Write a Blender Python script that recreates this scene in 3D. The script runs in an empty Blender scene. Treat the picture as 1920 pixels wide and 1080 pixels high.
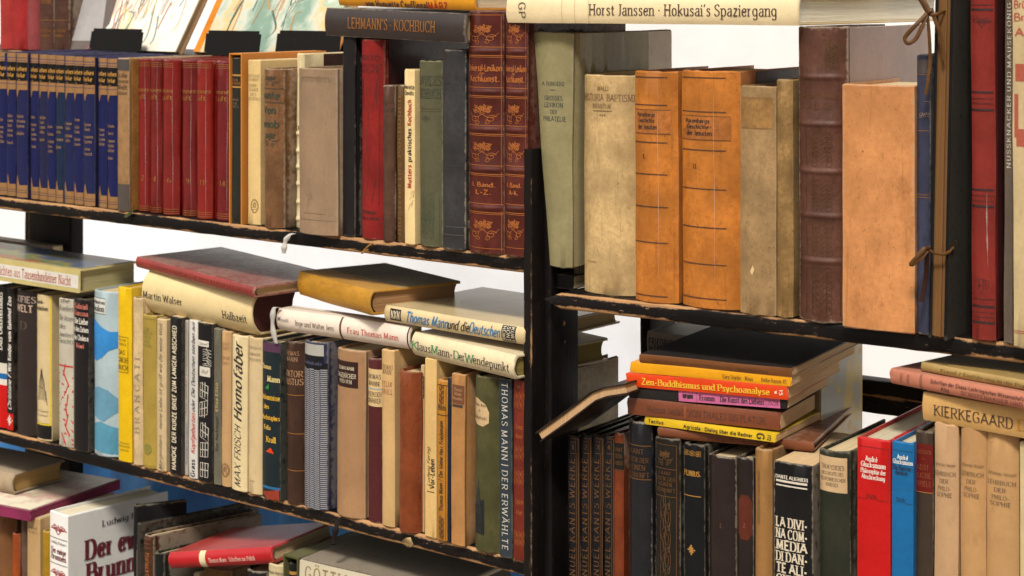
import bpy, bmesh, math, random
from math import sin, cos, tan, pi, radians, degrees, atan2, hypot, sqrt
from mathutils import Vector, Matrix, noise as mnoise

random.seed(7)
scn = bpy.context.scene
COL = scn.collection

# ------------------------------------------------------------------ camera
EYE = 1.5                 # eye height (m)
FPX = 3400.0              # focal length in pixels of the 1920 wide photograph
CXP, HYP = 960.0, -10.0   # principal column, horizon row
TH = radians(38.6)        # the camera is turned 38.6 degrees to the left of the shelf's normal
cam = bpy.data.cameras.new('Camera')
cam_o = bpy.data.objects.new('Camera', cam)
COL.objects.link(cam_o)
cam_o.location = (0, 0, EYE)
cam_o.rotation_euler = (pi / 2, 0, TH)
cam.sensor_width = 36.0
cam.lens = FPX / 1920 * 36
cam.shift_y = -(540 - HYP) / 1920
cam.clip_start, cam.clip_end = 0.05, 500
cam.dof.use_dof = True
cam.dof.focus_distance = 1.74
cam.dof.aperture_fstop = 13
scn.camera = cam_o

# ------------------------------------------------------------------ light: bright overcast day
SUN_EL, SUN_AZ = radians(52), radians(-28)   # azimuth off the shelf normal, light comes over the viewer's shoulder
w = bpy.data.worlds.new('World')
scn.world = w
w.use_nodes = True
nt = w.node_tree
bg = nt.nodes['Background']
sky = nt.nodes.new('ShaderNodeTexSky')
sky.sky_type = 'NISHITA'
sky.sun_disc = False
sky.sun_elevation = SUN_EL
sky.sun_rotation = pi - SUN_AZ
sky.air_density, sky.dust_density, sky.ozone_density = 1.0, 4.0, 1.0
hs = nt.nodes.new('ShaderNodeHueSaturation')
hs.inputs['Saturation'].default_value = 0.12
tint = nt.nodes.new('ShaderNodeMix'); tint.data_type = 'RGBA'; tint.blend_type = 'MULTIPLY'
tint.inputs[0].default_value = 1.0
tint.inputs[7].default_value = (1.0, 0.955, 0.87, 1)
nt.links.new(sky.outputs[0], hs.inputs['Color'])
nt.links.new(hs.outputs[0], tint.inputs[6])
nt.links.new(tint.outputs[2], bg.inputs['Color'])
bg.inputs['Strength'].default_value = 0.048
sun = bpy.data.lights.new('Sun', 'SUN')
sun.energy, sun.angle, sun.color = 1.5, radians(10), (1.0, 0.94, 0.84)
sun_o = bpy.data.objects.new('Sun', sun)
COL.objects.link(sun_o)
sun_o.rotation_euler = Vector((sin(SUN_AZ) * cos(SUN_EL), cos(SUN_AZ) * cos(SUN_EL), -sin(SUN_EL))).to_track_quat('-Z', 'Y').to_euler()
scn.view_settings.view_transform = 'Standard'
scn.view_settings.look = 'None'
scn.view_settings.gamma = 1.0
scn.view_settings.exposure = 1.46
scn.cycles.max_bounces = 8

# ------------------------------------------------------------------ measuring: photograph pixel -> place on a shelf front
fw = Vector((-sin(TH), cos(TH)))
rt = Vector((cos(TH), sin(TH)))
def ray(px):
    return fw + rt * ((px - CXP) / FPX)
class Unit:
    """one bookcase: s runs along its front, d goes back from its front, z is up"""
    def __init__(self, O, ang):
        self.O, self.a = O, ang
        self.X = Vector((cos(ang), sin(ang))); self.Y = Vector((-sin(ang), cos(ang)))
    def at(self, px, py, d=0.0):
        r = ray(px)
        t = (self.O.dot(self.Y) + d) / r.dot(self.Y)
        return (r * t - self.O).dot(self.X), EYE - (py - HYP) / FPX * t
    def w(self, s, d, z):
        p = self.O + self.X * s + self.Y * d
        return Vector((p.x, p.y, z))
O_L = ray(985) * 1.78
UL = Unit(O_L, 0.0)
UR = Unit(O_L, radians(3.9))
SH_TOP, SH_MID, SH_LOW = 1.2420, 0.9445, 0.640      # board tops, left case
SR_TOP, SR_LOW = 1.2110, 0.905                      # board tops, right case

# ------------------------------------------------------------------ small helpers
def lin(c):
    if max(c) <= 1.0: return tuple(c)
    return tuple(((v / 255) / 12.92 if v / 255 <= .04045 else ((v / 255 + .055) / 1.055) ** 2.4) for v in c)
def link(name, me, mat=None, parent=None):
    o = bpy.data.objects.new(name, me)
    COL.objects.link(o)
    if parent is not None: o.parent = parent
    if mat is not None: me.materials.append(mat)
    return o
def tag(o, label, cat, group=None):
    o['label'] = label; o['category'] = cat
    if group: o['group'] = group
    return o
def mesh(name, verts, faces, smooth=None):
    me = bpy.data.meshes.new(name)
    me.from_pydata([tuple(v) for v in verts], [], faces)
    me.validate()
    bm = bmesh.new(); bm.from_mesh(me)
    bmesh.ops.recalc_face_normals(bm, faces=bm.faces)
    bm.to_mesh(me); bm.free()
    if smooth is not None:
        me.shade_smooth()
        me.set_sharp_from_angle(angle=radians(smooth))
    return me
def empty(name, M):
    o = bpy.data.objects.new(name, None)
    COL.objects.link(o)
    o.empty_display_size = .02
    o.matrix_world = M
    return o
def frame(U, s, d, z, extra=None):
    M = Matrix.Translation(U.w(s, d, z)) @ Matrix.Rotation(U.a, 4, 'Z')
    return M @ extra if extra is not None else M

# ------------------------------------------------------------------ materials
_mc = {}
def N(t, kind, **kw):
    n = t.nodes.new(kind)
    for k, v in kw.items(): setattr(n, k, v)
    return n
def math_n(t, op, a, b=None, clamp=False):
    n = N(t, 'ShaderNodeMath', operation=op, use_clamp=clamp)
    for i, v in enumerate((a, b)):
        if v is None: continue
        if isinstance(v, (int, float)): n.inputs[i].default_value = v
        else: t.links.new(v, n.inputs[i])
    return n.outputs[0]
def mixc(t, fac, a, b, mode='MIX'):
    n = N(t, 'ShaderNodeMix', data_type='RGBA', blend_type=mode)
    for i, v in ((0, fac), (6, a), (7, b)):
        if isinstance(v, (int, float)): n.inputs[i].default_value = v
        elif isinstance(v, (tuple, list)): n.inputs[i].default_value = (*v[:3], 1)
        else: t.links.new(v, n.inputs[i])
    return n.outputs[2]
def noise_n(t, vec, scale, detail=4, rough=.55):
    n = N(t, 'ShaderNodeTexNoise')
    n.inputs['Scale'].default_value = scale; n.inputs['Detail'].default_value = detail; n.inputs['Roughness'].default_value = rough
    t.links.new(vec, n.inputs['Vector'])
    return n.outputs['Fac']
def ramp(t, v, a, b):
    n = N(t, 'ShaderNodeMapRange', interpolation_type='SMOOTHSTEP')
    n.inputs[1].default_value = a; n.inputs[2].default_value = b
    t.links.new(v, n.inputs[0])
    return n.outputs[0]
def scaled(t, vec, sc):
    n = N(t, 'ShaderNodeMapping'); n.inputs['Scale'].default_value = sc
    t.links.new(vec, n.inputs['Vector'])
    return n.outputs[0]
def start(name):
    m = bpy.data.materials.new(name); m.use_nodes = True
    t = m.node_tree; p = t.nodes['Principled BSDF']
    tc = N(t, 'ShaderNodeTexCoord'); oi = N(t, 'ShaderNodeObjectInfo')
    add = N(t, 'ShaderNodeVectorMath', operation='MULTIPLY_ADD')
    rnd = N(t, 'ShaderNodeCombineXYZ')
    for i in range(3): t.links.new(oi.outputs['Random'], rnd.inputs[i])
    t.links.new(rnd.outputs[0], add.inputs[0]); add.inputs[1].default_value = (7.3, 3.1, 5.7)
    t.links.new(tc.outputs['Object'], add.inputs[2])
    return m, t, p, tc, add.outputs[0]
def bump(t, p, h, strength, dist=.0006, sock='Normal', prev=None):
    b = N(t, 'ShaderNodeBump'); b.inputs['Strength'].default_value = strength; b.inputs['Distance'].default_value = dist
    t.links.new(h, b.inputs['Height'])
    if prev is not None: t.links.new(prev, b.inputs['Normal'])
    if sock: t.links.new(b.outputs[0], p.inputs[sock])
    return b.outputs[0]
def cover_mat(c, kind='cloth', var=None, coat=0.0, wear=None, soft=False):
    """book cover stuffs: cloth, leather, vellum, paper (dust jacket), film (jacket under clear film)"""
    key = (tuple(c), kind, var, coat, wear, soft)
    if key in _mc: return _mc[key]
    base = lin(c)
    lm = .3 * base[0] + .59 * base[1] + .11 * base[2]
    base = tuple(max(.002, x * (max(x, .004) / .62) ** .17) for x in base)
    base = tuple(x * q for x, q in zip(base, (.78, .80, .83)))
    if lm < .07: base = tuple(x * (.62 + .38 * lm / .07) for x in base)
    m, t, p, tc, v = start('cover_' + kind)
    dv = {'cloth': .22, 'leather': .5, 'vellum': .4, 'paper': .10, 'film': .16}[kind] if var is None else var
    big = noise_n(t, v, 22, 6, .6)
    fine = noise_n(t, v, 240 if kind != 'leather' else 160, 6, .65)
    light = tuple(min(.9, x * (1 + dv * .75) + .012 * dv) for x in base)
    dark = tuple(x * (1 - dv) for x in base)
    col = mixc(t, ramp(t, big, .3, .7), dark, light)
    col = mixc(t, math_n(t, 'MULTIPLY', ramp(t, fine, .35, .75), .8 * min(1, dv * 2.2)), col, tuple(x * .58 for x in base))
    sc = noise_n(t, scaled(t, v, (1, 1, .5)), 85, 7, .7)
    col = mixc(t, math_n(t, 'MULTIPLY', ramp(t, sc, .52, .7), {'cloth': .3, 'leather': .3, 'vellum': .2, 'paper': .14, 'film': .1}[kind]), col, tuple(x * .55 for x in base))
    p.inputs['Specular IOR Level'].default_value = .22
    if kind in ('vellum', 'leather'):
        for sca, lo, hi, am in ((28, .50, .72, .45), (95, .53, .70, .55), (260, .56, .70, .5)):
            st = noise_n(t, scaled(t, v, (1, 1, .5)), sca, 9, .74)
            col = mixc(t, math_n(t, 'MULTIPLY', ramp(t, st, lo, hi), am), col, (base[0] * .5, base[1] * .42, base[2] * .34))
        vc = noise_n(t, scaled(t, v, (1, 1, .06)), 210, 4, .6)
        col = mixc(t, math_n(t, 'MULTIPLY', ramp(t, vc, .60, .68), .4), col, tuple(x * .5 for x in base))
        rb = noise_n(t, v, 130, 8, .75)
        col = mixc(t, math_n(t, 'MULTIPLY', ramp(t, rb, .60, .72), .35), col, tuple(min(.8, x * 1.35 + .02) for x in base))
        sp = noise_n(t, v, 420, 2, .5)
        col = mixc(t, math_n(t, 'MULTIPLY', ramp(t, sp, .68, .74), .7), col, tuple(x * .2 for x in base))
    wr = {'cloth': .5, 'leather': .8, 'vellum': .3, 'paper': .25, 'film': .1}[kind] if wear is None else wear
    if wr > 0:   # rubbed edges: head, tail and joints
        sep = N(t, 'ShaderNodeSeparateXYZ'); t.links.new(tc.outputs['Generated'], sep.inputs[0])
        def edge(o, k):
            return math_n(t, 'MULTIPLY', math_n(t, 'MINIMUM', o, math_n(t, 'SUBTRACT', 1.0, o)), k)
        e = math_n(t, 'MINIMUM', edge(sep.outputs[2], 1.0), edge(sep.outputs[0], .32))
        wn = noise_n(t, v, 150, 6, .7)
        mk = math_n(t, 'SUBTRACT', math_n(t, 'MULTIPLY', wn, .05), e)
        mk = ramp(t, mk, .012, .024)
        wc = tuple(min(.75, x * .45 + q) for x, q in zip(base, (.20, .17, .13)))
        col = mixc(t, math_n(t, 'MULTIPLY', mk, wr), col, wc)
    t.links.new(col, p.inputs['Base Color'])
    rough = {'cloth': .82, 'leather': .48, 'vellum': .5, 'paper': .5, 'film': .45}[kind]
    rr = N(t, 'ShaderNodeMapRange'); t.links.new(big, rr.inputs[0])
    rr.inputs[3].default_value = rough - .12; rr.inputs[4].default_value = min(1, rough + .12)
    t.links.new(rr.outputs[0], p.inputs['Roughness'])
    if kind == 'cloth':
        wx = N(t, 'ShaderNodeTexWave', bands_direction='X'); wz = N(t, 'ShaderNodeTexWave', bands_direction='Z')
        for q in (wx, wz):
            q.inputs['Scale'].default_value = 420; q.inputs['Distortion'].default_value = 1.5
            t.links.new(v, q.inputs['Vector'])
        h = math_n(t, 'ADD', math_n(t, 'ADD', wx.outputs['Fac'], wz.outputs['Fac']), math_n(t, 'MULTIPLY', fine, 2.5))
        bump(t, p, h, .35, .0003)
    elif kind == 'leather':
        bump(t, p, math_n(t, 'ADD', fine, math_n(t, 'MULTIPLY', big, 2)), .6, .0007)
    else:
        bump(t, p, math_n(t, 'ADD', math_n(t, 'MULTIPLY', big, 3.0), fine), .28, .0008)
    if coat > 0:
        p.inputs['Coat Weight'].default_value = coat
        p.inputs['Coat Roughness'].default_value = .09 if not soft else .22
        p.inputs['Coat IOR'].default_value = 1.45
        c1 = noise_n(t, scaled(t, v, (1.0, 1.0, .2)), 75, 3, .5) if kind != 'film' and not soft else noise_n(t, v, 16 if soft else 30, 3, .5)
        c2 = noise_n(t, scaled(t, v, (1.0, 1.0, .5)), 26, 2, .4) if not soft else noise_n(t, scaled(t, v, (1, .5, 1)), 48, 4, .55)
        bump(t, p, math_n(t, 'ADD', c1, math_n(t, 'MULTIPLY', c2, 1.8)), .5 if not soft and kind != 'film' else .05, .0035, 'Coat Normal')
    _mc[key] = m
    return m
def page_mat(c=(214, 192, 150)):
    key = ('pages', tuple(c))
    if key in _mc: return _mc[key]
    base = lin(c)
    m, t, p, tc, v = start('page_edges')
    ln = noise_n(t, scaled(t, v, (2600, 14, 14)), 1.0, 3, .7)
    ln2 = noise_n(t, scaled(t, v, (520, 6, 6)), 1.0, 2, .5)
    st = noise_n(t, v, 34, 5, .6)
    col = mixc(t, ramp(t, ln, .3, .7), tuple(x * .60 for x in base), tuple(min(.7, x * .86) for x in base))
    col = mixc(t, math_n(t, 'MULTIPLY', ramp(t, ln2, .52, .7), .35), col, tuple(x * q for x, q in zip(base, (.5, .45, .38))))
    col = mixc(t, math_n(t, 'MULTIPLY', ramp(t, st, .5, .75), .4), col, tuple(x * q for x, q in zip(base, (.7, .6, .48))))
    t.links.new(col, p.inputs['Base Color'])
    p.inputs['Roughness'].default_value = .9
    bump(t, p, math_n(t, 'ADD', ln, math_n(t, 'MULTIPLY', ln2, 1.5)), .6, .0006)
    _mc[key] = m
    return m
def ink_mat(c, gold=False, fade=.35):
    key = ('ink', tuple(c), gold, fade)
    if key in _mc: return _mc[key]
    m, t, p, tc, v = start('gilding' if gold else 'print')
    base = tuple(x * .8 for x in lin(c))
    n1 = noise_n(t, v, 900, 3, .6)
    if not gold:
        al = N(t, 'ShaderNodeMapRange'); t.links.new(ramp(t, noise_n(t, v, 420, 4, .7), .52, .70), al.inputs[0]); al.inputs[3].default_value = .95; al.inputs[4].default_value = .62
        t.links.new(al.outputs[0], p.inputs['Alpha'])
    col = mixc(t, math_n(t, 'MULTIPLY', ramp(t, n1, .5, .72), fade), base, tuple(min(.8, x * .55 + (.03 if not gold else 0)) for x in base))
    t.links.new(col, p.inputs['Base Color'])
    p.inputs['Roughness'].default_value = .38 if gold else .6
    if gold: p.inputs['Metallic'].default_value = .55
    _mc[key] = m
    return m
def glint_mat():  # whitish see-through material of the painted highlight streaks
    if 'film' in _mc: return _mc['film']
    m, t, p, tc, v = start('glint_film')
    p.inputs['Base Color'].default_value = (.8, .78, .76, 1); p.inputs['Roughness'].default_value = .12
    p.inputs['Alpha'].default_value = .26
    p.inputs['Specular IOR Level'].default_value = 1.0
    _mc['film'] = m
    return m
GOLD = ('g', (214, 160, 82)); GOLD2 = ('g', (176, 118, 62)); COPPER = ('g', (206, 124, 66))
def inkm(c):
    return ink_mat(c[1], True) if c and c[0] == 'g' else ink_mat(c)

# ------------------------------------------------------------------ lettering: a pen-stroke alphabet
G = {}
def _g(ch, wd, s): G[ch] = (wd, s)
for line in '''A 70 0,0 35,100|35,100 70,0|13,36 57,36
B 60 8,0 8,100|~8,100 40,100 50,88 50,66 38,53 8,53|~8,53 44,53 58,40 58,14 44,0 8,0
C 64 ~62,80 50,98 32,101 12,88 4,50 12,12 32,-1 50,3 63,20
D 66 8,0 8,100|~8,100 36,100 56,86 64,50 56,14 36,0 8,0
E 52 8,0 8,100|8,100 50,100|8,52 42,52|8,0 52,0
F 48 8,0 8,100|8,100 48,100|8,52 40,52
G 68 ~62,82 50,98 32,101 12,88 4,50 12,12 32,-1 52,4 62,14|62,10 62,46|42,46 64,46
H 66 8,0 8,100|58,0 58,100|8,52 58,52
I 16 8,0 8,100
J 30 ~22,100 22,20 14,0 0,-4
K 62 8,0 8,100|58,100 8,44|24,60 62,0
L 48 8,0 8,100|8,0 48,0
M 80 8,0 12,100|12,100 40,8|40,8 68,100|68,100 72,0
N 68 8,0 8,100|8,100 60,0|60,0 60,100
O 70 ~35,101 12,90 4,50 12,10 35,-1 58,10 66,50 58,90 35,101
P 54 8,0 8,100|~8,100 40,100 54,88 54,62 40,48 8,48
Q 70 ~35,101 12,90 4,50 12,10 35,-1 58,10 66,50 58,90 35,101|42,16 66,-14
R 62 8,0 8,100|~8,100 40,100 54,88 54,64 40,50 8,50|28,50 62,0
S 50 ~46,84 36,99 20,101 6,88 8,68 26,54 42,42 47,22 36,3 20,-1 8,4 2,18
T 58 29,0 29,100|0,100 58,100
U 64 ~8,100 8,26 18,4 34,-1 50,6 56,28 56,100
V 66 0,100 33,0|33,0 66,100
W 94 0,100 22,0|22,0 47,96|47,96 70,0|70,0 94,100
X 64 2,100 62,0|60,100 2,0
Y 62 0,100 31,46|62,100 31,46|31,46 31,0
Z 56 4,100 54,100|54,100 2,0|2,0 56,0
a 44 ~6,54 16,66 30,66 38,54 38,0|~38,40 18,36 4,24 6,6 18,-1 32,6 38,18
b 50 6,0 6,104|~6,50 18,66 34,64 46,46 46,20 34,0 18,0 6,14
c 42 ~40,54 30,66 16,64 5,46 5,20 16,0 30,-1 41,12
d 50 44,0 44,104|~44,50 32,66 16,64 4,46 4,20 16,0 32,0 44,14
e 44 6,36 41,36|~41,36 40,56 26,67 12,60 4,40 6,14 18,-1 32,1 42,14
f 30 ~34,96 24,104 13,92 12,60 12,0|0,64 28,64
g 48 ~42,50 30,66 16,64 4,48 4,24 16,4 32,6 42,20|~42,64 42,-10 34,-28 18,-31 4,-22
h 48 6,0 6,104|~6,46 18,64 32,66 42,54 42,0
i 14 7,0 7,66|7,83 7,97
j 16 ~9,66 9,-14 2,-30 -6,-30|9,83 9,97
k 46 6,0 6,104|42,66 6,26|18,38 46,0
l 14 7,0 7,104
m 76 6,0 6,66|~6,46 16,64 28,66 38,54 38,0|~38,46 48,64 60,66 70,54 70,0
n 48 6,0 6,66|~6,46 18,64 32,66 42,54 42,0
o 48 ~24,67 8,56 4,33 8,10 24,-1 40,10 44,33 40,56 24,67
p 50 6,66 6,-30|~6,50 18,66 34,64 46,46 46,20 34,0 18,0 6,14
q 50 44,66 44,-30|~44,50 32,66 16,64 4,46 4,20 16,0 32,0 44,14
r 32 6,0 6,66|~6,44 16,62 30,64
s 38 ~34,54 26,66 12,64 6,52 14,40 28,30 34,16 26,1 12,-1 4,10
t 30 ~12,88 12,14 20,-1 32,6|0,64 28,64
u 48 ~6,66 6,16 16,0 28,0 42,18|42,66 42,0
v 42 0,66 21,0|21,0 42,66
w 66 0,66 16,0|16,0 33,62|33,62 50,0|50,0 66,66
x 42 2,66 40,0|40,66 2,0
y 42 0,66 21,0|~42,66 21,0 12,-26 0,-30
z 40 4,66 38,66|38,66 2,0|2,0 40,0
ß 46 ~6,0 6,84 20,104 34,92 32,72 22,60 40,44 42,18 30,0 18,2
0 52 ~26,101 8,86 4,50 8,14 26,-1 44,14 48,50 44,86 26,101
1 30 6,82 20,100|20,100 20,0
2 50 ~6,80 14,98 32,100 44,84 40,60 4,2|4,0 48,0
3 48 ~6,86 20,101 40,92 40,66 22,54|~22,54 44,46 44,14 24,-1 4,12
4 52 38,0 38,100|38,100 4,30|4,30 50,30
5 48 42,100 10,100|10,100 8,58|~8,58 28,64 44,46 42,14 22,-1 4,10
6 50 ~42,96 18,84 6,46 10,10 26,-1 44,12 44,38 28,54 8,36
7 48 4,100 46,100|46,100 16,0
8 50 ~25,101 9,90 10,66 25,54 41,66 41,90 25,101|~25,54 6,42 6,12 25,-1 44,12 44,42 25,54
9 50 ~8,4 32,16 44,54 40,90 24,101 6,88 6,62 22,46 42,64
. 14 7,0 7,12
, 14 8,10 3,-16
- 34 4,36 30,36
' 12 8,104 4,80
· 22 11,40 11,52
/ 40 0,-10 40,104
: 14 7,0 7,12|7,52 7,64
| 14 7,-20 7,110
* 50 25,90 25,10|0,70 50,30|0,30 50,70'''.split('\n'):
    a, b, c = line.split(' ', 2); _g(a, int(b), c)
for a, b in (('ä', 'a'), ('ö', 'o'), ('ü', 'u')):
    W_ = G[b][0]; _g(a, W_, G[b][1] + '|%d,83 %d,97|%d,83 %d,97' % (W_ * .3, W_ * .3, W_ * .7, W_ * .7))
for a, b in (('Ä', 'A'), ('Ö', 'O'), ('Ü', 'U')):
    W_ = G[b][0]; _g(a, W_, G[b][1] + '|%d,114 %d,128|%d,114 %d,128' % (W_ * .3, W_ * .3, W_ * .7, W_ * .7))
_g('&', 64, '~62,36 40,4 18,-1 6,16 14,40 40,68 38,94 22,100 14,82 24,58 64,0')
_g('é', 44, G['e'][1] + '|22,80 34,102')

#          thick thin  nib  serif shear smooth gap  narrow
STY = {'serif': (.135, .05, 8, .10, 0, 1, .16, 1.0), 'serifb': (.20, .07, 8, .12, 0, 1, .16, 1.0),
       'sans': (.12, .105, 0, 0, 0, 1, .18, .95), 'sansb': (.20, .16, 0, 0, 0, 1, .19, .95),
       'ital': (.11, .045, 20, 0, .28, 1, .12, .85), 'italb': (.17, .07, 25, 0, .3, 1, .12, .85),
       'frak': (.20, .045, 42, 0, 0, 0, .10, .78), 'frakb': (.26, .06, 42, 0, 0, 0, .12, .85),
       'didone': (.26, .06, 0, .06, 0, 1, .20, 1.0),
       'caps': (.11, .06, 12, .07, 0, 1, .26, .95)}
_gc = {}
def _smooth(p, n=4):
    out = []
    for i in range(len(p) - 1):
        a, b, c, d = p[max(i - 1, 0)], p[i], p[i + 1], p[min(i + 2, len(p) - 1)]
        if p[0] == p[-1]:
            if i == 0: a = p[-2]
            if i == len(p) - 2: d = p[1]
        for k in range(n):
            u = k / n
            out.append(tuple(.5 * (2 * b[j] + (c[j] - a[j]) * u + (2 * a[j] - 5 * b[j] + 4 * c[j] - d[j]) * u * u + (3 * b[j] - a[j] - 3 * c[j] + d[j]) * u ** 3) for j in (0, 1)))
    out.append(p[-1])
    return out
def strip(p, thick, thin, nib):
    """polyline -> quads of a broad-nib stroke"""
    n = len(p); L = []
    for i in range(n):
        a = p[max(i - 1, 0)]; b = p[min(i + 1, n - 1)]
        if p[0] == p[-1] and n > 3:
            if i == 0: a = p[-2]
            if i == n - 1: b = p[1]
        tx, ty = b[0] - a[0], b[1] - a[1]
        l = hypot(tx, ty) or 1
        tx, ty = tx / l, ty / l
        k = abs(tx * sin(nib) - ty * cos(nib))
        h = (thin + (thick - thin) * k) / 2
        L.append(((p[i][0] - ty * h, p[i][1] + tx * h), (p[i][0] + ty * h, p[i][1] - tx * h)))
    return [(L[i][0], L[i + 1][0], L[i + 1][1], L[i][1]) for i in range(n - 1)]
def glyph(ch, sty):
    key = (ch, sty)
    if key in _gc: return _gc[key]
    th, tn, nib, ser, sh, sm, gap, nar = STY[sty]
    wd, src = G.get(ch, G['o'])
    quads = []
    for si, st in enumerate(src.split('|')):
        cv = st[0] == '~'
        p = [tuple(float(q) / 100 for q in c.split(',')) for c in st.lstrip('~').split(' ')]
        if cv and sm: p2 = _smooth(p)
        else:
            p2 = [p[0]]
            for a, b in zip(p, p[1:]):
                m = max(1, int(hypot(b[0] - a[0], b[1] - a[1]) / .3))
                p2 += [(a[0] + (b[0] - a[0]) * k / m, a[1] + (b[1] - a[1]) * k / m) for k in range(1, m + 1)]
        qs = strip(p2, th, tn if not (len(p) == 2 and len(st) < 14 and abs(p[0][1] - p[1][1]) < .16) else th, radians(nib))
        quads += [(si, q) for q in qs]
        if ser:
            for e, o in ((p2[0], p2[1]), (p2[-1], p2[-2])):
                if abs(e[0] - o[0]) < .35 * abs(e[1] - o[1]) and abs(p2[0][1] - p2[-1][1]) > .4:
                    if min(abs(e[1] - q) for q in (0, 1.0, .66, 1.04, -.3)) < .012:
                        top = e[1] > .5
                        x0, x1 = (e[0] - ser - th / 2, e[0] + (0.0 if top and not ch.isupper() else ser + th / 2))
                        y = e[1]; hh = tn * .55
                        quads.append((9, ((x0, y + hh), (x1, y + hh), (x1, y - hh), (x0, y - hh))))
    quads = [(s, tuple(((x + sh * y) * nar, y) for x, y in q)) for s, q in quads]
    _gc[key] = (wd / 100 * nar, gap, quads)
    return _gc[key]
def text_quads(s, sty):
    x = 0; out = []
    for ch in s:
        if ch == ' ': x += .30; continue
        wd, gap, q = glyph(ch, sty)
        out += [(k, tuple((a + x, b) for a, b in p)) for k, p in q]
        x += wd + gap
    return out, max(x - .15, .1)
class Ink:
    """collects flat marks and lays them on a surface map f(a, b, lift)"""
    def __init__(self): self.v, self.f = [], []
    def quad(self, pts):
        i = len(self.v); self.v += pts; self.f.append(tuple(range(i, i + len(pts))))
    def build(self, name, mat, parent):
        me = bpy.data.meshes.new(name)
        me.from_pydata([tuple(p) for p in self.v], [], self.f)
        return link(name, me, mat, parent)
def spiral(cx, cy, r, turns, a0, hand, n=26):
    return [(cx + r * (1 - .8 * k / n) * cos(a0 + hand * turns * 2 * pi * k / n), cy + r * (1 - .8 * k / n) * sin(a0 + hand * turns * 2 * pi * k / n)) for k in range(n + 1)]
def ornament(kind, seed=0):
    """pen strokes in a unit box -1..1 x -1..1"""
    R = random.Random(seed); S = []
    if kind == 'bouquet':
        for s in (-1, 1):
            for k in range(6):
                a = radians(15 + 28 * k); r = .5 + .4 * R.random()
                S.append([(s * .08 * cos(a), .1 + .08 * sin(a)), (s * r * .55 * cos(a + .15), r * .6 * sin(a + .15)), (s * r * cos(a), r * .95 * sin(a) - .05)])
                S.append(spiral(s * r * .8 * cos(a), r * .7 * sin(a), .16, 1.1, a, s, 12))
            S.append(spiral(s * .55, -.45, .32, 1.3, .5, s, 16)); S.append(spiral(s * .3, -.75, .2, 1.2, 2, -s, 12))
            S.append([(0, -.1), (s * .35, -.35), (s * .75, -.3), (s * .95, 0)])
        S.append(spiral(0, .1, .3, 2.2, 0, 1, 26))
    elif kind == 'vine':
        n = 7
        for k in range(n):
            y = -1 + 2 * (k + .5) / n; s = 1 if k % 2 else -1
            S.append(spiral(s * .3, y, .42, 1.5, -1.2 * s, s, 18))
            S.append([(-s * .3, y - .14), (0, y - .04), (s * .25, y + .1), (s * .1, y + .16)])
            S.append(spiral(-s * .45, y, .14, 1.2, 1, s, 10))
    elif kind == 'crest':
        for s in (-1, 1):
            S.append(spiral(s * .55, .15, .42, 1.4, pi / 2, s, 20)); S.append(spiral(s * .3, -.1, .3, 1.2, -pi / 2, -s, 16))
            S.append([(0, -.9), (s * .3, -.4), (s * .12, -.1), (0, .6)]); S.append([(s * .2, .1), (s * .98, -.1)])
    elif kind == 'knot':
        for k in range(3):
            x = -.66 + .66 * k
            S.append([(x + .3 * cos(q * pi / 6), .45 + .42 * sin(q * pi / 6)) for q in range(13)])
            S.append([(x + .14 * cos(q * pi / 6), .45 + .2 * sin(q * pi / 6)) for q in range(13)])
            S.append([(x + .3 * cos(q * pi / 6), -.45 + .42 * sin(q * pi / 6)) for q in range(13)])
            S.append([(x + .14 * cos(q * pi / 6), -.45 + .2 * sin(q * pi / 6)) for q in range(13)])
        S += [[(-1, 0), (1, 0)], [(-1, .95), (1, .95)], [(-1, -.95), (1, -.95)]]
    elif kind == 'star':
        for k in range(8):
            a = k * pi / 4; r = .95 if k % 2 == 0 else .7
            S.append([(0, 0), (r * cos(a), r * sin(a))])
    elif kind == 'tools':
        S += [[(-.9, .98), (.9, .98)], [(-.75, .93), (-.5, .5), (.5, .5), (.75, .93)], [(-.75, .9), (-.75, .5)], [(.75, .9), (.75, .5)]]
        S += [[(-.2, .8), (.2, .8), (.2, .7), (-.2, .7), (-.2, .8)], [(0, .5), (0, .2)], [(-.12, .42), (.12, .42)], [(-.18, .2), (.18, .2), (.12, -.2), (-.12, -.2), (-.18, .2)]]
        S += [[(0, -.2), (0, -.5)], [(-.7, -.52), (.7, -.52)], [(-.7, -.55), (-.35, -.95)], [(.7, -.55), (.35, -.95)], [(-.7, -.98), (.7, -.98)], [(-.2, -.65), (.2, -.65), (.2, -.8), (-.2, -.8), (-.2, -.65)], [(-.95, .98), (-.95, -.98)], [(.95, .98), (.95, -.98)]]
    elif kind == 'house':
        for k in range(5):
            y0 = -1 + .34 * k; ww = .8 - .15 * k
            S += [[(-ww, y0), (ww * .9, y0), (ww * .9, y0 + .3), (-ww, y0 + .3), (-ww, y0)]]
            for j in range(4): S.append([(-ww + ww * .45 * j + .1, y0 + .05), (-ww + ww * .45 * j + .1, y0 + .26)])
        S.append([(0, .7), (0, 1)])
    elif kind == 'sketch':
        for k in range(34):
            x, y = R.uniform(-.9, .9), R.uniform(-.9, .7)
            S.append([(x, y), (x + R.uniform(-.12, .12), y + R.uniform(.05, .25)), (x + R.uniform(-.2, .2), y + R.uniform(.1, .4))])
        for k in range(8): S.append(spiral(R.uniform(-.8, .8), R.uniform(-.2, .8), R.uniform(.08, .2), 1.2, R.random() * 6, R.choice((-1, 1)), 10))
    elif kind == 'cracks':
        for k in range(8):
            y = -1 + .25 * k
            S.append([(-1, y + R.uniform(-.1, .1)), (R.uniform(-.3, .1), y + R.uniform(.0, .25)), (1, y + R.uniform(-.2, .2))])
            S.append([(R.uniform(-.6, .6), y), (R.uniform(-.6, .6), y + .3)])
    elif kind == 'windows':
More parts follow.
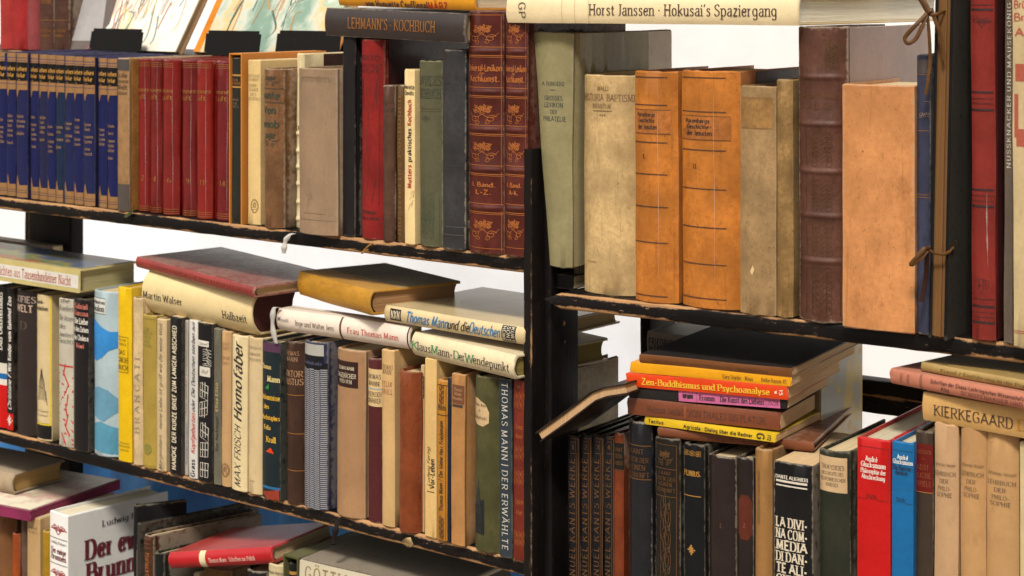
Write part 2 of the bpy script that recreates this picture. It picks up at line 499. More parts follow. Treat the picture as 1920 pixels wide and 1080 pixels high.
        for k in range(5):
            y = -.95 + .4 * k; x = R.uniform(-.75, -.55); sk = R.uniform(-.1, .1)
            S += [[(x, y), (x + 1.2, y + sk), (x + 1.25, y + .28 + sk), (x + .05, y + .28), (x, y)], [(x + .4, y), (x + .42, y + .3)], [(x + .8, y), (x + .82, y + .3)], [(x, y + .14), (x + 1.2, y + .14 + sk)]]
    elif kind == 'bird':
        S += [[(.6, .9), (.1, .6), (-.2, .7)], [(.5, .55), (0, .2), (-.3, .3), (-.4, .1)], [(.7, .1), (.2, -.2), (-.3, -.3), (-.8, -.8)], [(.6, -.1), (.1, -.5)], [(.9, .9), (.8, .3)]]
    elif kind == 'tent':
        for x in (-.6, -.35, -.1, .15, .4, .6): S.append([(0, .9), (x * .7, .2), (x, -.7)])
        S += [[(-.6, -.7), (.6, -.75)], [(-.12, .95), (.12, .95), (.12, .75), (-.12, .75), (-.12, .95)], [(-.4, 0), (.3, -.1)], [(.6, -.2), (.8, -.95)]]
    elif kind == 'seal':
        S += [[(cos(q * pi / 10), sin(q * pi / 10)) for q in range(21)], [(.84 * cos(q * pi / 10), .84 * sin(q * pi / 10)) for q in range(21)], spiral(0, .1, .5, 2, 0, 1, 20), [(-.5, -.3), (.1, .5), (.5, -.4)], [(-.6, -.5), (.6, -.5)]]
    elif kind == 'mono':
        S += [[(-.9, .5), (-.5, .9), (-.3, .2), (-.6, -.5)], [(-.6, .1), (0, .1)], [(-.2, .9), (.9, .7)], [(.2, .8), (.2, -.2), (0, -.95), (-.3, -.6)], [(.4, .8), (.6, -.3), (.95, .6)]]
    elif kind == 'panel':
        S += [[(-.95, -1), (-.95, 1)], [(.95, -1), (.95, 1)]]
        for k in range(7):
            y = -.85 + .28 * k
            S.append(spiral(-.35, y, .32, 1.2, 0, 1, 12)); S.append(spiral(.35, y, .32, 1.2, pi, -1, 12))
    return S
# ------------------------------------------------------------------ the book builder
def book(label, M, w, h, D, o, zp, group=None):
    """local frame: x across the spine, y back from the spine, z along the spine. zp: photo pixel -> z on the spine"""
    root = empty(o.get('name', 'book'), M)
    tag(root, label, o.get('cat', 'book'), group)
    c, kind, coat = o['c'], o.get('k', 'cloth'), o.get('coat', 0.0)
    hard = o.get('hard', 1)
    b = min(o.get('b', .18) * w * 1.55, .013)
    tb = o.get('tb', .0024 if hard else .0007); tb = min(tb, w * .2)
    ribs = [zp(y) for y in o.get('ribs', ())]
    rw, rh = .0040, .0016
    seed = random.random() * 100
    wob = o.get('wob', .0009 if kind in ('leather', 'vellum', 'cloth') else .0005)
    def bul(z):
        v = 0
        for r in ribs:
            q = abs(z - r) / rw
            if q < 1: v += rh * .5 * (1 + cos(pi * q))
        return v + wob * mnoise.noise(Vector((seed, 0, z * 22)))
    tap = o.get('taper', 0.0)      # a swollen book: its left edge moves out by this much at the head
    def tp(q): return (q[0] - tap * (q[2] / h) * (.5 - q[0] / w), q[1], q[2])
    def S0(x, z, lift=0.0):
        u = min(1.0, abs(2 * x / w))
        return Vector((x, b * u ** 2.4 - bul(z) * (1 - u ** 6) - lift, z))
    def S(x, z, lift=0.0): return Vector(tp(S0(x, z, lift)))
    nsp = 10
    g = .0012 if hard and o.get('groove', kind in ('cloth', 'leather')) and w > .014 else 0.0
    ys = [b + .0015, b + .0045, b + .0085, b + .016, D * .6, D]
    gx = [0, g, 0, 0, 0, 0]
    e = .0011
    zs = {0.0, e, h - e, h}
    for k in range(1, 9): zs.add(h * k / 9)
    for r in ribs:
        for q in (-1, -.6, -.3, 0, .3, .6, 1): zs.add(min(h - e, max(e, r + q * rw)))
    zs = sorted(zs)
    V, Fc = [], []
    n = None
    for zi, z in enumerate(zs):
        ins = .0010 if zi in (0, len(zs) - 1) else 0.0
        wx = wob * mnoise.noise(Vector((seed + 9, 3, z * 14)))
        out, inn = [], []
        for k in range(len(ys) - 1, -1, -1):
            out.append((-w / 2 + gx[k] + ins + wx, ys[k] - (ins if k == len(ys) - 1 else 0))); inn.append((-w / 2 + tb + wx, max(ys[k], b + tb)))
        for i in range(nsp + 1):
            x = (-1 + 2 * i / nsp) * w / 2
            p = S0(x, z, -ins)
            out.append((x * (1 - 2 * ins / w) + wx, p.y)); inn.append((x * (1 - 2 * tb / w) + wx, p.y + tb - ins))
        for k in range(len(ys)):
            out.append((w / 2 - gx[k] - ins + wx, ys[k] - (ins if k == len(ys) - 1 else 0))); inn.append((w / 2 - tb + wx, max(ys[k], b + tb)))
        n = len(out)
        zj = (lambda x, y: z + (.0009 * mnoise.noise(Vector((x * 160, y * 90, seed + z * 3))) if ins else 0))
        V += [(x, y, zj(x, y)) for x, y in out] + [(x, y, zj(x, y)) for x, y in inn]
    for zi in range(len(zs) - 1):
        A, B = zi * 2 * n, (zi + 1) * 2 * n
        for i in range(n - 1):
            Fc.append((A + i, A + i + 1, B + i + 1, B + i))
            Fc.append((A + n + i + 1, A + n + i, B + n + i, B + n + i + 1))
        Fc.append((A + n, A, B, B + n)); Fc.append((A + n - 1, A + 2 * n - 1, B + 2 * n - 1, B + n - 1))
    T = (len(zs) - 1) * 2 * n
    for i in range(n - 1):
        Fc.append((i + 1, i, n + i, n + i + 1)); Fc.append((T + i, T + i + 1, T + n + i + 1, T + n + i))
    V = [tp(q) for q in V]
    cov = link('cover', mesh('cover', V, Fc, 38), cover_mat(c, kind, o.get('var'), coat, o.get('wear'), o.get('soft', False)), root)
    # pages
    iz = .0032 if hard else .0003
    px = w / 2 - tb - .0002
    pts = [(-px, D - (iz if hard else .0004))]
    for k in range(1, 6):
        q = -1 + 2 * k / 6
        pts.append((px * q, D - (iz if hard else .0004) - (b * .7 * (1 - q * q) if hard else 0)))
    pts.append((px, D - (iz if hard else .0004)))
    pts.append((px, b + tb + .004 * hard))
    for k in range(5, 0, -1):
        q = -1 + 2 * k / 6
        pts.append((px * q, b * abs(q) ** 2.4 + tb + .0016 + .002 * hard))
    pts.append((-px, b + tb + .004 * hard))
    m = len(pts); PV = []
    for z in (iz, h - iz): PV += [(x, y, z) for x, y in pts]
    PF = [tuple(range(m - 1, -1, -1)), tuple(range(m, 2 * m))] + [(i, (i + 1) % m, m + (i + 1) % m, m + i) for i in range(m)]
    link('page_block', mesh('page_block', [tp(q) for q in PV], PF, 30), page_mat(o.get('pg', (214, 192, 150))), root)
    # paper covered boards of a half binding
    if 'side' in o:
        sc, sk, s0 = o['side']
        for sgn in (-1, 1):
            y0, y1, xo = b + s0, D + .0002, sgn * (w / 2)
            t0 = .00035
            vv = [(xo + sgn * t0 * k, y, z) for k in (-1, 1) for y in (y0, y1) for z in (.0012, h - .0012)]
            ff = [(0, 1, 3, 2), (4, 6, 7, 5), (0, 4, 5, 1), (2, 3, 7, 6), (0, 2, 6, 4), (1, 5, 7, 3)]
            link('board_paper', mesh('board_paper', vv, ff), cover_mat(sc, sk, None, o.get('scoat', coat) * .6, 0, True), root)
    # marks on the spine
    inks = {}
    for dc in o.get('deco', ()):
        op = dc[0]
        if op in 'hud':
            _, s, a0, a1, cap, col, sty = dc[:7]
            off = dc[7] if len(dc) > 7 else 0.0
            qs, wid = text_quads(s, sty)
            if op == 'h':
                zc = zp(a0); sx = a1 * w / wid; sz = abs(zp(a0) - zp(a0 + cap))
                f = lambda x, y: ((x - wid / 2) * sx + off * w / 2, zc + (y - .5) * sz)
            elif op == 'u':
                z0, z1 = zp(a0), zp(a1); sz = (z1 - z0) / wid; sx = cap * w
                f = lambda x, y: (-(y - .5) * sx + off * w / 2, z0 + x * sz)
            else:
                z0, z1 = zp(a0), zp(a1); sz = (z1 - z0) / wid; sx = cap * w
                f = lambda x, y: ((y - .5) * sx + off * w / 2, z0 + x * sz)
            I = inks.setdefault(col, Ink())
            for k, q in qs:
                I.quad([S(*(lambda t: (max(-w * .497, min(w * .497, t[0])), max(.0005, min(h - .0005, t[1]))))(f(*p)), .00042 + .000014 * k) for p in q])
        elif op == 'line':
            _, y, pt, col = dc[:4]
            xa, xb = (dc[4], dc[5]) if len(dc) > 5 else (-.97, .97)
            z0 = zp(y); dz = max(abs(zp(y) - zp(y + pt)), .0003) / 2
            if z0 - dz < .001 or z0 + dz > h - .001: continue
            I = inks.setdefault(('rules', col), Ink())
            for k in range(10):
                x0 = (xa + (xb - xa) * k / 10) * w / 2; x1 = (xa + (xb - xa) * (k + 1) / 10) * w / 2
                I.quad([S(x0, z0 - dz, .0004), S(x1, z0 - dz, .0004), S(x1, z0 + dz, .0004), S(x0, z0 + dz, .0004)])
        elif op == 'vline':
            _, xf, tf, y0, y1, col = dc[:6]
            I = inks.setdefault(('rules', col), Ink()); z0, z1 = zp(y0), zp(y1)
            for k in range(12):
                a, bb = z0 + (z1 - z0) * k / 12, z0 + (z1 - z0) * (k + 1) / 12
                I.quad([S((xf - tf) * w / 2, a, .00038), S((xf + tf) * w / 2, a, .00038), S((xf + tf) * w / 2, bb, .00038), S((xf - tf) * w / 2, bb, .00038)])
        elif op == 'band':
            _, y0, y1, col = dc[:4]
            xa, xb = (dc[4], dc[5]) if len(dc) > 5 else (-1, 1)
            kd = dc[6] if len(dc) > 6 else 'paper'
            lift = dc[7] if len(dc) > 7 else .00022
            z0, z1 = max(.0012, min(zp(y0), zp(y1))), min(h - .0012, max(zp(y0), zp(y1)))
            vv, ff = [], []
            nz = max(2, int((z1 - z0) / .003)) if ribs else 6
            for j in range(nz + 1):
                for i in range(11):
                    vv.append(S((xa + (xb - xa) * i / 10) * w / 2 * .999, z0 + (z1 - z0) * j / nz, lift))
            for j in range(nz):
                for i in range(10): ff.append((j * 11 + i, j * 11 + i + 1, j * 11 + i + 12, j * 11 + i + 11))
            me = mesh('title_label', vv, ff); me.shade_smooth()
            link('title_label', me, cover_mat(col, kd, None, coat, 0), cov)
        elif op == 'poly':   # a printed flat shape, x fractions and pixels
            _, pts2, col = dc[:3]
            lift = dc[3] if len(dc) > 3 else .0003
            bm = bmesh.new()
            vs = [bm.verts.new((x * w / 2, 0, zp(y))) for x, y in pts2]
            bm.faces.new(vs)
            bmesh.ops.triangulate(bm, faces=bm.faces[:])
            bmesh.ops.subdivide_edges(bm, edges=[q for q in bm.edges if q.calc_length() > w * .12], cuts=5, use_grid_fill=True)
            bmesh.ops.triangulate(bm, faces=bm.faces[:])
            for v in bm.verts: v.co = S(v.co.x, max(.001, min(h - .001, v.co.z)), lift)
            me = bpy.data.meshes.new('printed_shape'); bm.to_mesh(me); bm.free(); me.shade_smooth()
            link('printed_shape', me, cover_mat(col, 'paper', .15, coat, 0), cov)
        elif op == 'orn':
            _, kd, y0, y1, col = dc[:5]
            xa, xb = (dc[5], dc[6]) if len(dc) > 6 else (-.85, .85)
            th = dc[7] if len(dc) > 7 else .07
            z0, z1 = zp(y1), zp(y0)
            I = inks.setdefault(col, Ink())
            hx, hz = (xb - xa) / 2 * w / 2, (z1 - z0) / 2
            for k, st in enumerate(ornament(kd, len(label) if kd == 'sketch' else 3)):
                r = max(hx, hz)
                for q in strip([(x * hx, y * hz) for x, y in st], th * min(abs(hx), abs(hz)), th * .5 * min(abs(hx), abs(hz)), .6):
                    I.quad([S(max(-w * .497, min(w * .497, x + (xa + xb) / 2 * w / 2)), z + (z0 + z1) / 2, .00035 + .00001 * (k % 12)) for x, z in q])
        elif op == 'crease':   # highlight streak painted on a film fold as a raised whitish strip
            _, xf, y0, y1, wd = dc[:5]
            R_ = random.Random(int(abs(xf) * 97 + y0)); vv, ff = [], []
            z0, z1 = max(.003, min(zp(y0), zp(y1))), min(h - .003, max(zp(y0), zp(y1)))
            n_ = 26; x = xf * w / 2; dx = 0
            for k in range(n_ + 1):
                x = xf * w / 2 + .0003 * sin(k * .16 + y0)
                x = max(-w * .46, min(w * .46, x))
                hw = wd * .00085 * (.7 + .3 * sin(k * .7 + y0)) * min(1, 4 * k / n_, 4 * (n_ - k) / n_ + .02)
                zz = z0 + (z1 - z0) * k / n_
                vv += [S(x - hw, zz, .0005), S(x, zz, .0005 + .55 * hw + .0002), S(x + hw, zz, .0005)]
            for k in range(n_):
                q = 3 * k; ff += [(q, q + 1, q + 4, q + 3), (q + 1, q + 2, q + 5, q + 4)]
            me = mesh('film_glint', vv, ff); me.shade_smooth()
            link('film_glint', me, glint_mat(), cov)
        elif op == 'lace':   # gilt lace border: base band, scallop and point
            _, y0, y1, y2, col = dc[:5]     # y0 outer edge, y1 end of solid band, y2 tip
            I = inks.setdefault(('lace', col), Ink())
            for k in range(10):
                xa, xb = (-1 + .2 * k) * w / 2, (-.8 + .2 * k) * w / 2
                I.quad([S(xa * .999, zp(y0), .0003), S(xb * .999, zp(y0), .0003), S(xb * .999, zp(y1), .0003), S(xa * .999, zp(y1), .0003)])
                def tip(x):
                    u = x / (w / 2)
                    return max(0, .30 + .7 * max(0, 1 - abs(u + .45) * 2.4) - .1 * abs(((k % 2) - .5)))
                I.quad([S(xa * .999, zp(y1), .0003), S(xb * .999, zp(y1), .0003), S(xb * .999, zp(y1 + (y2 - y1) * tip(xb)), .0003), S(xa * .999, zp(y1 + (y2 - y1) * tip(xa)), .0003)])
    for col, I in inks.items():
        if not I.f: continue
        if col[0] == 'rules': I.build('printed_rules', inkm(col[1]), cov)['kind'] = 'stuff'
        elif col[0] == 'lace': I.build('gilt_border', inkm(col[1]), cov)['kind'] = 'stuff'
        else: I.build('gilt_lettering' if col[0] == 'g' else 'lettering', inkm(col), cov)['kind'] = 'stuff'
    root['_dim'] = (w, h, D)
    return root, S
_last = {}
def stand(U, zb, xL, xR, yT, label, row=None, group=None, **o):
    d = o.get('d', .008)
    s0, _ = U.at(xL, 0, d); s1, _ = U.at(xR, 0, d)
    xc = (xL + xR) / 2
    lean = o.get('lean', 0.0)
    if row:
        if row in _last and s0 < _last[row] + .0003 and not lean: s0 = min(_last[row] + .0003, s1 - .005)
        _last[row] = s1
    w = s1 - s0 - .0003
    if 'kf' not in o: o['kf'] = {SH_MID: .9, SR_LOW: .84, SH_LOW: .85}.get(zb)  # lower rows: cover colours darkened to paint in the light falloff downwards
    o['coat'] = o.get('coat', 0.0) * .5
    zb += o.get('lift', 0.0)
    zt = U.at(xc, yT, d)[1]
    h = (zt - zb) / cos(radians(lean))
    zp = lambda y: U.at(xc, y, d)[1] - zb
    ex = Matrix.Rotation(radians(o.get('yaw', random.uniform(-.9, .9))), 4, 'Z') @ Matrix.Rotation(radians(lean or random.uniform(-.3, .3)), 4, 'Y')
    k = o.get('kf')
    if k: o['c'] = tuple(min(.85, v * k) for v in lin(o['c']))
    return book(label, frame(U, (s0 + s1) / 2, d, zb, ex), w, h, o.get('D', .135), o, zp, group)
def lay(U, xL, yLt, yLb, xR, yRb, label, dL=0.0, dR=0.0, xB=None, group=None, **o):
    sL, zL = U.at(xL, yLb, dL); _, zt = U.at(xL, yLt, dL)
    sR, zR = U.at(xR, yRb, dR)
    if 'z' in o: zR += o['z'] - zL; zt += o['z'] - zL; zL = o['z']
    if o.get('flat'): zR = zL
    A, B = U.w(sL, dL, zL), U.w(sR, dR, zR)
    a = (B - A); L = a.length; a.normalize()
    dep = Vector((0, 0, 1)).cross(a).normalized()
    if 'roll' in o:
        dep = Matrix.Rotation(radians(o['roll']), 3, a) @ dep
    dn = dep.cross(a)
    th = (zt - zL) * o.get('tf', 1.0)
    if xB is not None:
        R2, d2 = Vector(B.xy), Vector(dep.xy); k = (xB - CXP) / FPX
        D = -(R2.dot(rt) - k * R2.dot(fw)) / (d2.dot(rt) - k * d2.dot(fw))
    else: D = o.get('D', .13)
    M = Matrix((dn, dep, a)).transposed().to_4x4()
    M.translation = A - dn * (th / 2)
    def zp(px):     # pixel column -> distance along the spine
        P, d2 = Vector(A.xy), Vector(a.xy); k = (px - CXP) / FPX
        return -(P.dot(rt) - k * P.dot(fw)) / (d2.dot(rt) - k * d2.dot(fw))
    o.setdefault('groove', 0); o['soft'] = True
    k = o.get('kf')
    if k: o['c'] = tuple(min(.85, v * k) for v in lin(o['c']))
    if L > .6: print('LONG', label, L)
    return book(label, M, th, L, D, o, zp, group)

# ------------------------------------------------------------------ the setting
def ground_mat():
    m, t, p, tc, v = start('cobble_ground')
    vo = N(t, 'ShaderNodeTexVoronoi', feature='DISTANCE_TO_EDGE'); vo.inputs['Scale'].default_value = 9
    t.links.new(tc.outputs['Object'], vo.inputs['Vector'])
    k = ramp(t, vo.outputs['Distance'], .02, .09)
    col = mixc(t, k, (.05, .045, .04), mixc(t, noise_n(t, v, 6, 5), (.20, .15, .11), (.34, .26, .19)))
    t.links.new(col, p.inputs['Base Color']); p.inputs['Roughness'].default_value = .85
    bump(t, p, k, .7, .01)
    return m
s = 60
g = link('ground', mesh('ground', [(-s, -s, 0), (s, -s, 0), (s, s, 0), (-s, s, 0)], [(0, 1, 2, 3)]), ground_mat())
g['kind'] = 'structure'
def wall_mat():
    m, t, p, tc, v = start('white_wall_paint')
    n1 = noise_n(t, v, 3.2, 6, .6); n2 = noise_n(t, v, 45, 5, .6)
    col = mixc(t, ramp(t, n1, .35, .65), (.76, .755, .76), (.88, .875, .88))
    t.links.new(col, p.inputs['Base Color']); p.inputs['Roughness'].default_value = .8
    bump(t, p, math_n(t, 'ADD', n1, math_n(t, 'MULTIPLY', n2, .2)), .2, .010)
    return m
# rendered wall behind the cases, gently uneven
NX, NZ = 60, 24
wv, wf = [], []
for j in range(NZ + 1):
    for i in range(NX + 1):
        x, z = -4.4 + 7.2 * i / NX, 3.0 * j / NZ
        wv.append((x, .006 * mnoise.noise(Vector((x * 2.2, z * 2.2, 0))), z))
nb = len(wv)
for j in (0, NZ):
    for i in (0, NX): wv.append((-4.4 + 7.2 * i / NX, .25, 3.0 * j / NZ))
for j in range(NZ):
    for i in range(NX):
        a = j * (NX + 1) + i; wf.append((a, a + 1, a + NX + 2, a + NX + 1))
wf += [(nb, nb + 1, nb + 3, nb + 2), tuple(NZ * (NX + 1) + i for i in range(NX + 1)) + (nb + 3, nb + 2)]
wall = link('wall', mesh('wall', wv, wf, 40), wall_mat())
wall.location = UL.w(0, .85, 0)
tag(wall, 'white painted wall behind the two black bookcases', 'wall')

def cloth_mat(c, var=.35):
    m, t, p, tc, v = start('blue_tarpaulin')
    b0 = lin(c)
    n1 = noise_n(t, scaled(t, v, (1, 1, .6)), 9, 5, .6)
    col = mixc(t, ramp(t, n1, .35, .68), tuple(x * (1 - var) for x in b0), tuple(min(.8, x * (1 + var)) for x in b0))
    t.links.new(col, p.inputs['Base Color']); p.inputs['Roughness'].default_value = .45
    bump(t, p, noise_n(t, scaled(t, v, (1, 1, .3)), 26, 4), .5, .01)
    return m
tv, tf = [], []
for j in range(13):
    for i in range(101):
        x = -1.9 + 1.72 * i / 100; z = .2 + .72 * j / 12
        tv.append((x, .022 * sin(x * 19 + 1.5 * sin(z * 5)) + .010 * sin(x * 47 + 3 * z) , z + .006 * sin(x * 9)))
for j in range(12):
    for i in range(100):
        a = j * 101 + i; tf.append((a, a + 1, a + 102, a + 101))
tm = mesh('blue_tarpaulin', tv, tf); tm.shade_smooth()
tp = link('blue_tarpaulin', tm, cloth_mat((58, 134, 226)))
tp.location = UL.w(0, .42, 0)
so = tp.modifiers.new('thickness', 'SOLIDIFY'); so.thickness = .001
tag(tp, 'bright blue tarpaulin hanging behind the lowest left shelf', 'tarpaulin')

def wood_mat(th, wr=.0084, ch=.95):
    m, t, p, tc, v = start('worn_black_paint')
    sep = N(t, 'ShaderNodeSeparateXYZ'); t.links.new(tc.outputs['Object'], sep.inputs[0])
    y, z = sep.outputs[1], sep.outputs[2]
    def dist(a, b): return math_n(t, 'SQRT', math_n(t, 'ADD', math_n(t, 'MULTIPLY', a, a), math_n(t, 'MULTIPLY', b, b)))
    e = math_n(t, 'MINIMUM', dist(y, z), dist(y, math_n(t, 'ADD', z, th)))
    n1 = noise_n(t, scaled(t, v, (.4, 1, 1)), 210, 8, .78)
    n2 = noise_n(t, scaled(t, v, (.3, 1, 1)), 26, 4, .6)
    amp = math_n(t, 'MULTIPLY', n1, math_n(t, 'ADD', .15, math_n(t, 'MULTIPLY', ramp(t, n2, .3, .72), 1.15)))
    mk = ramp(t, math_n(t, 'SUBTRACT', math_n(t, 'MULTIPLY', amp, wr), e), .0004, .0018)
    chips = ramp(t, noise_n(t, scaled(t, v, (.35, 1, 1)), 330, 6, .75), .60, .66)
    chips = math_n(t, 'MULTIPLY', chips, ramp(t, n2, .42, .66))
    mk = math_n(t, 'MAXIMUM', mk, math_n(t, 'MULTIPLY', chips, ch))
    grain = noise_n(t, scaled(t, v, (.05, 1, 1)), 420, 3, .6)
    raw = mixc(t, grain, (.14, .06, .025), (.52, .30, .14))
    blk = mixc(t, ramp(t, n2, .3, .7), (.0030, .0022, .0022), (.008, .0062, .006))
    t.links.new(mixc(t, mk, blk, raw), p.inputs['Base Color'])
    r = N(t, 'ShaderNodeMapRange'); t.links.new(mk, r.inputs[0]); r.inputs[3].default_value = .42; r.inputs[4].default_value = .8
    t.links.new(r.outputs[0], p.inputs['Roughness'])
    p.inputs['Specular IOR Level'].default_value = .16
    bump(t, p, math_n(t, 'SUBTRACT', grain, math_n(t, 'MULTIPLY', mk, 1.2)), .5, .0008)
    return m
WOOD = wood_mat(.0155)
POST = wood_mat(.0108, .0036, .12)
def plank(name, parent, L, th, dp, M, mat=None, ax='x', roundl=0.0):
    """board: front edge at y=0, top at z=0, runs along +x (or a post along z)"""
    n = max(4, int(L / .018)); r = min(.0022, th * .3)
    prof = [(r, 0), (.0005, -r * .4), (0, -r), (0, -th + r), (.0005, -th + r * .4), (r, -th), (dp, -th), (dp, 0)]
    V, Fc = [], []
    for i in range(n + 1):
        x = L * i / n
        j = .0007 * mnoise.noise(Vector((x * 30, L, 1))); q = .0005 * mnoise.noise(Vector((x * 46, L, 5)))
        end = 0
        if roundl and x < roundl: end = (1 - x / roundl) ** 2 * th * .45
        V += [(x, (a + (j if a < .01 else 0)), (bz + (q if a < .01 else 0)) * (1 - 2 * end / th) - end * (1 if True else 0)) for a, bz in prof]
    m = len(prof)
    for i in range(n):
        for k in range(m):
            Fc.append((i * m + k, i * m + (k + 1) % m, (i + 1) * m + (k + 1) % m, (i + 1) * m + k))
    Fc += [tuple(range(m)), tuple(n * m + k for k in range(m))]
    o = link(name, mesh(name, V, Fc, 45), mat or WOOD, parent)
    o.matrix_basis = M
    return o
caseL = empty('bookcase', Matrix.Translation(UL.w(0, 0, 0)))
tag(caseL, 'black painted open bookcase on the left with worn brown edges', 'bookcase', 'black open bookcases')
caseR = empty('bookcase', Matrix.Translation(UR.w(.2, 0, 0)))
tag(caseR, 'black painted open bookcase on the right holding the bright paperback stack', 'bookcase', 'black open bookcases')
def part(case, name, U, s, d, z, L, th, dp, rot=None, roundl=0.0):
    M = frame(U, s, d, z, rot)
    return plank(name, case, L, th, dp, case.matrix_world.inverted() @ M, roundl=roundl)
for zt in (SH_TOP, SH_MID, SH_LOW): part(caseL, 'shelf_board', UL, -1.35, 0, zt, 1.3485, .0155, .25)
part(caseL, 'shelf_board', UL, -1.35, .155, 1.4215, 1.09, .012, .20)                  # narrow raised board at the back
for zt, l0 in ((SR_TOP, .0225), (SR_LOW, .0225)): part(caseR, 'shelf_board', UR, l0, 0, zt, .78, .0155, .24, roundl=.006)
def post(case, name, U, s0, s1, d0, d1, z0, z1):
    """upright: runs up from z0, local z=0 side at s0"""
    M = frame(U, s0, d0, z0, Matrix(((0, 0, -1, 0), (0, 1, 0, 0), (1, 0, 0, 0), (0, 0, 0, 1))))
    return plank(name, case, z1 - z0, s1 - s0, d1 - d0, case.matrix_world.inverted() @ M, POST)
post(caseL, 'upright', UL, 0, .0108, -.004, .046, 0, UL.at(990, 280, -.004)[1])
post(caseL, 'upright', UL, 0, .0108, .20, .25, 0, 1.36)
for zt in (SH_TOP, SH_MID, SH_LOW): part(caseL, 'end_rail', UL, .0015, .047, zt - .001, .0075, .03, .152)
s0 = UL.at(46, 0, .252)[0]
post(caseL, 'rear_upright', UL, s0, UL.at(132, 0, .252)[0], .252, .275, 0, 1.43)
post(caseL, 'upright', UL, -1.365, -1.352, -.004, .046, 0, 1.36)
post(caseR, 'upright', UR, .0115, .0215, .014, .062, 0, UL.at(1003, 282, .01)[1] - .004)
post(caseR, 'upright', UR, .0115, .0215, .20, .24, 0, 1.33)
post(caseR, 'upright', UR, .804, .816, -.004, .046, 0, 1.33)
for zz in (UR.at(1660, 716, .262)[1], 0.5): part(caseR, 'back_rail', UR, .0, .262, zz, .8, .034, .018)
# two screw heads on the side of the right upright
for yy in (606, 641):
    zz = UL.at(1035, yy, .03)[1]
    bm = bmesh.new(); bmesh.ops.create_uvsphere(bm, u_segments=10, v_segments=6, radius=.0028)
    for v in bm.verts: v.co.x *= .45
    me = bpy.data.meshes.new('screw_head'); bm.to_mesh(me); bm.free()
    q = link('screw_head', me, WOOD, caseR); q.matrix_basis = caseR.matrix_world.inverted() @ frame(UR, .0216, .036, zz)
# ------------------------------------------------------------------ upper left shelf, standing books
A = lambda *a, **k: stand(UL, SH_TOP, *a, row='A', **k)
ORD = ['', 'first', 'second', 'third', 'fourth', 'fifth', 'sixth', 'seventh', 'eighth', 'ninth', 'tenth', 'eleventh', 'twelfth']
edges = [(-9, 9, 0), (9, 26, 0), (26, 47, 1), (49, 69.5, 0), (69.5, 85.5, 2), (85.5, 101, 0), (101, 117.5, 3), (117.5, 135, 4), (135, 153, 0), (153, 174, 4), (177, 197.5, 0), (197.5, 217, 0)]
tint_b = [(30, 38, 100), (40, 44, 98), (44, 46, 88), (32, 54, 88), (38, 46, 98)]
lines_b = ['Gedichte', 'Faust', 'Epen', 'Dramen', 'Briefe', 'Reisen']
for i, (a, b_, tn) in enumerate(edges):
    xc = (a + b_) / 2; y0 = 97.5 + xc * .06; yb = 365 + xc * .128
    dec = [('band', y0 + 17, y0 + 52, (24, 22, 24), -1, 1), ('lace', y0, y0 + 17, y0 + 10, ('g', (186, 140, 92))),
           ('lace', y0 + 52, y0 + 63, y0 + 86, ('g', (186, 140, 92))), ('lace', yb, yb - 15, yb - 46, ('g', (186, 140, 92))),
           ('line', y0 + 9, 1.5, (40, 44, 100)), ('line', y0 + 14, 1, (40, 44, 100)), ('line', y0 + 58, 1.2, (40, 44, 100)),
           ('line', yb - 9, 1.2, (60, 50, 70)), ('line', yb - 13, 1, (60, 50, 70)),
           ('h', 'Goethes', y0 + 29, .9, 8, GOLD, 'frakb'), ('h', 'Werke', y0 + 41, .72, 8, GOLD, 'frakb'), ('h', '-', y0 + 49, .2, 6, GOLD, 'sansb')]
    R_ = random.Random(i)
    y = y0 + 118 + R_.choice((0, 8, 16))
    for q in range(R_.choice((4, 5, 6))):
        dec.append(('h', R_.choice(lines_b), y, R_.uniform(.45, .85), 5.5, ('g', (196, 156, 112)), 'serif')); y += R_.choice((9, 9, 14))
    A(a, b_, y0, 'blue gilt-laced set volume, %s one from the brown speckled book' % ORD[12 - i], group='blue gilt volumes of one set', c=tint_b[tn], k='cloth', b=.12, d=.008 if i not in (2, 9) else .002, D=.13, coat=.12, deco=dec, var=.15, wear=.15)
A(217, 238.5, 109, 'brown speckled paper book with dark title beside the blue set', c=(168, 132, 92), k='leather', var=.25, coat=.35, d=-.002, D=.135, b=.1,
  side=((176, 128, 72), 'vellum', .004), deco=[('band', 111, 132, (92, 86, 84)), ('band', 345, 395, (98, 88, 82)), ('h', 'Große', 141, .8, 8, (70, 50, 36), 'serif'), ('h', 'illustrierte', 152, .9, 7, (70, 50, 36), 'serif'), ('h', 'Welt', 163, .8, 8, (70, 50, 36), 'serif'), ('h', 'edition', 174, .8, 6, (80, 58, 40), 'serif')])
reds = [(254, 274.5, 110.5, 405, '2'), (276, 297, 111.5, 408, '4'), (297, 327, 112.5, 411, '6'), (335, 361, 113.5, 414, '9'), (361, 389, 114, 417, '11'), (397, 429, 115, 420, '14')]
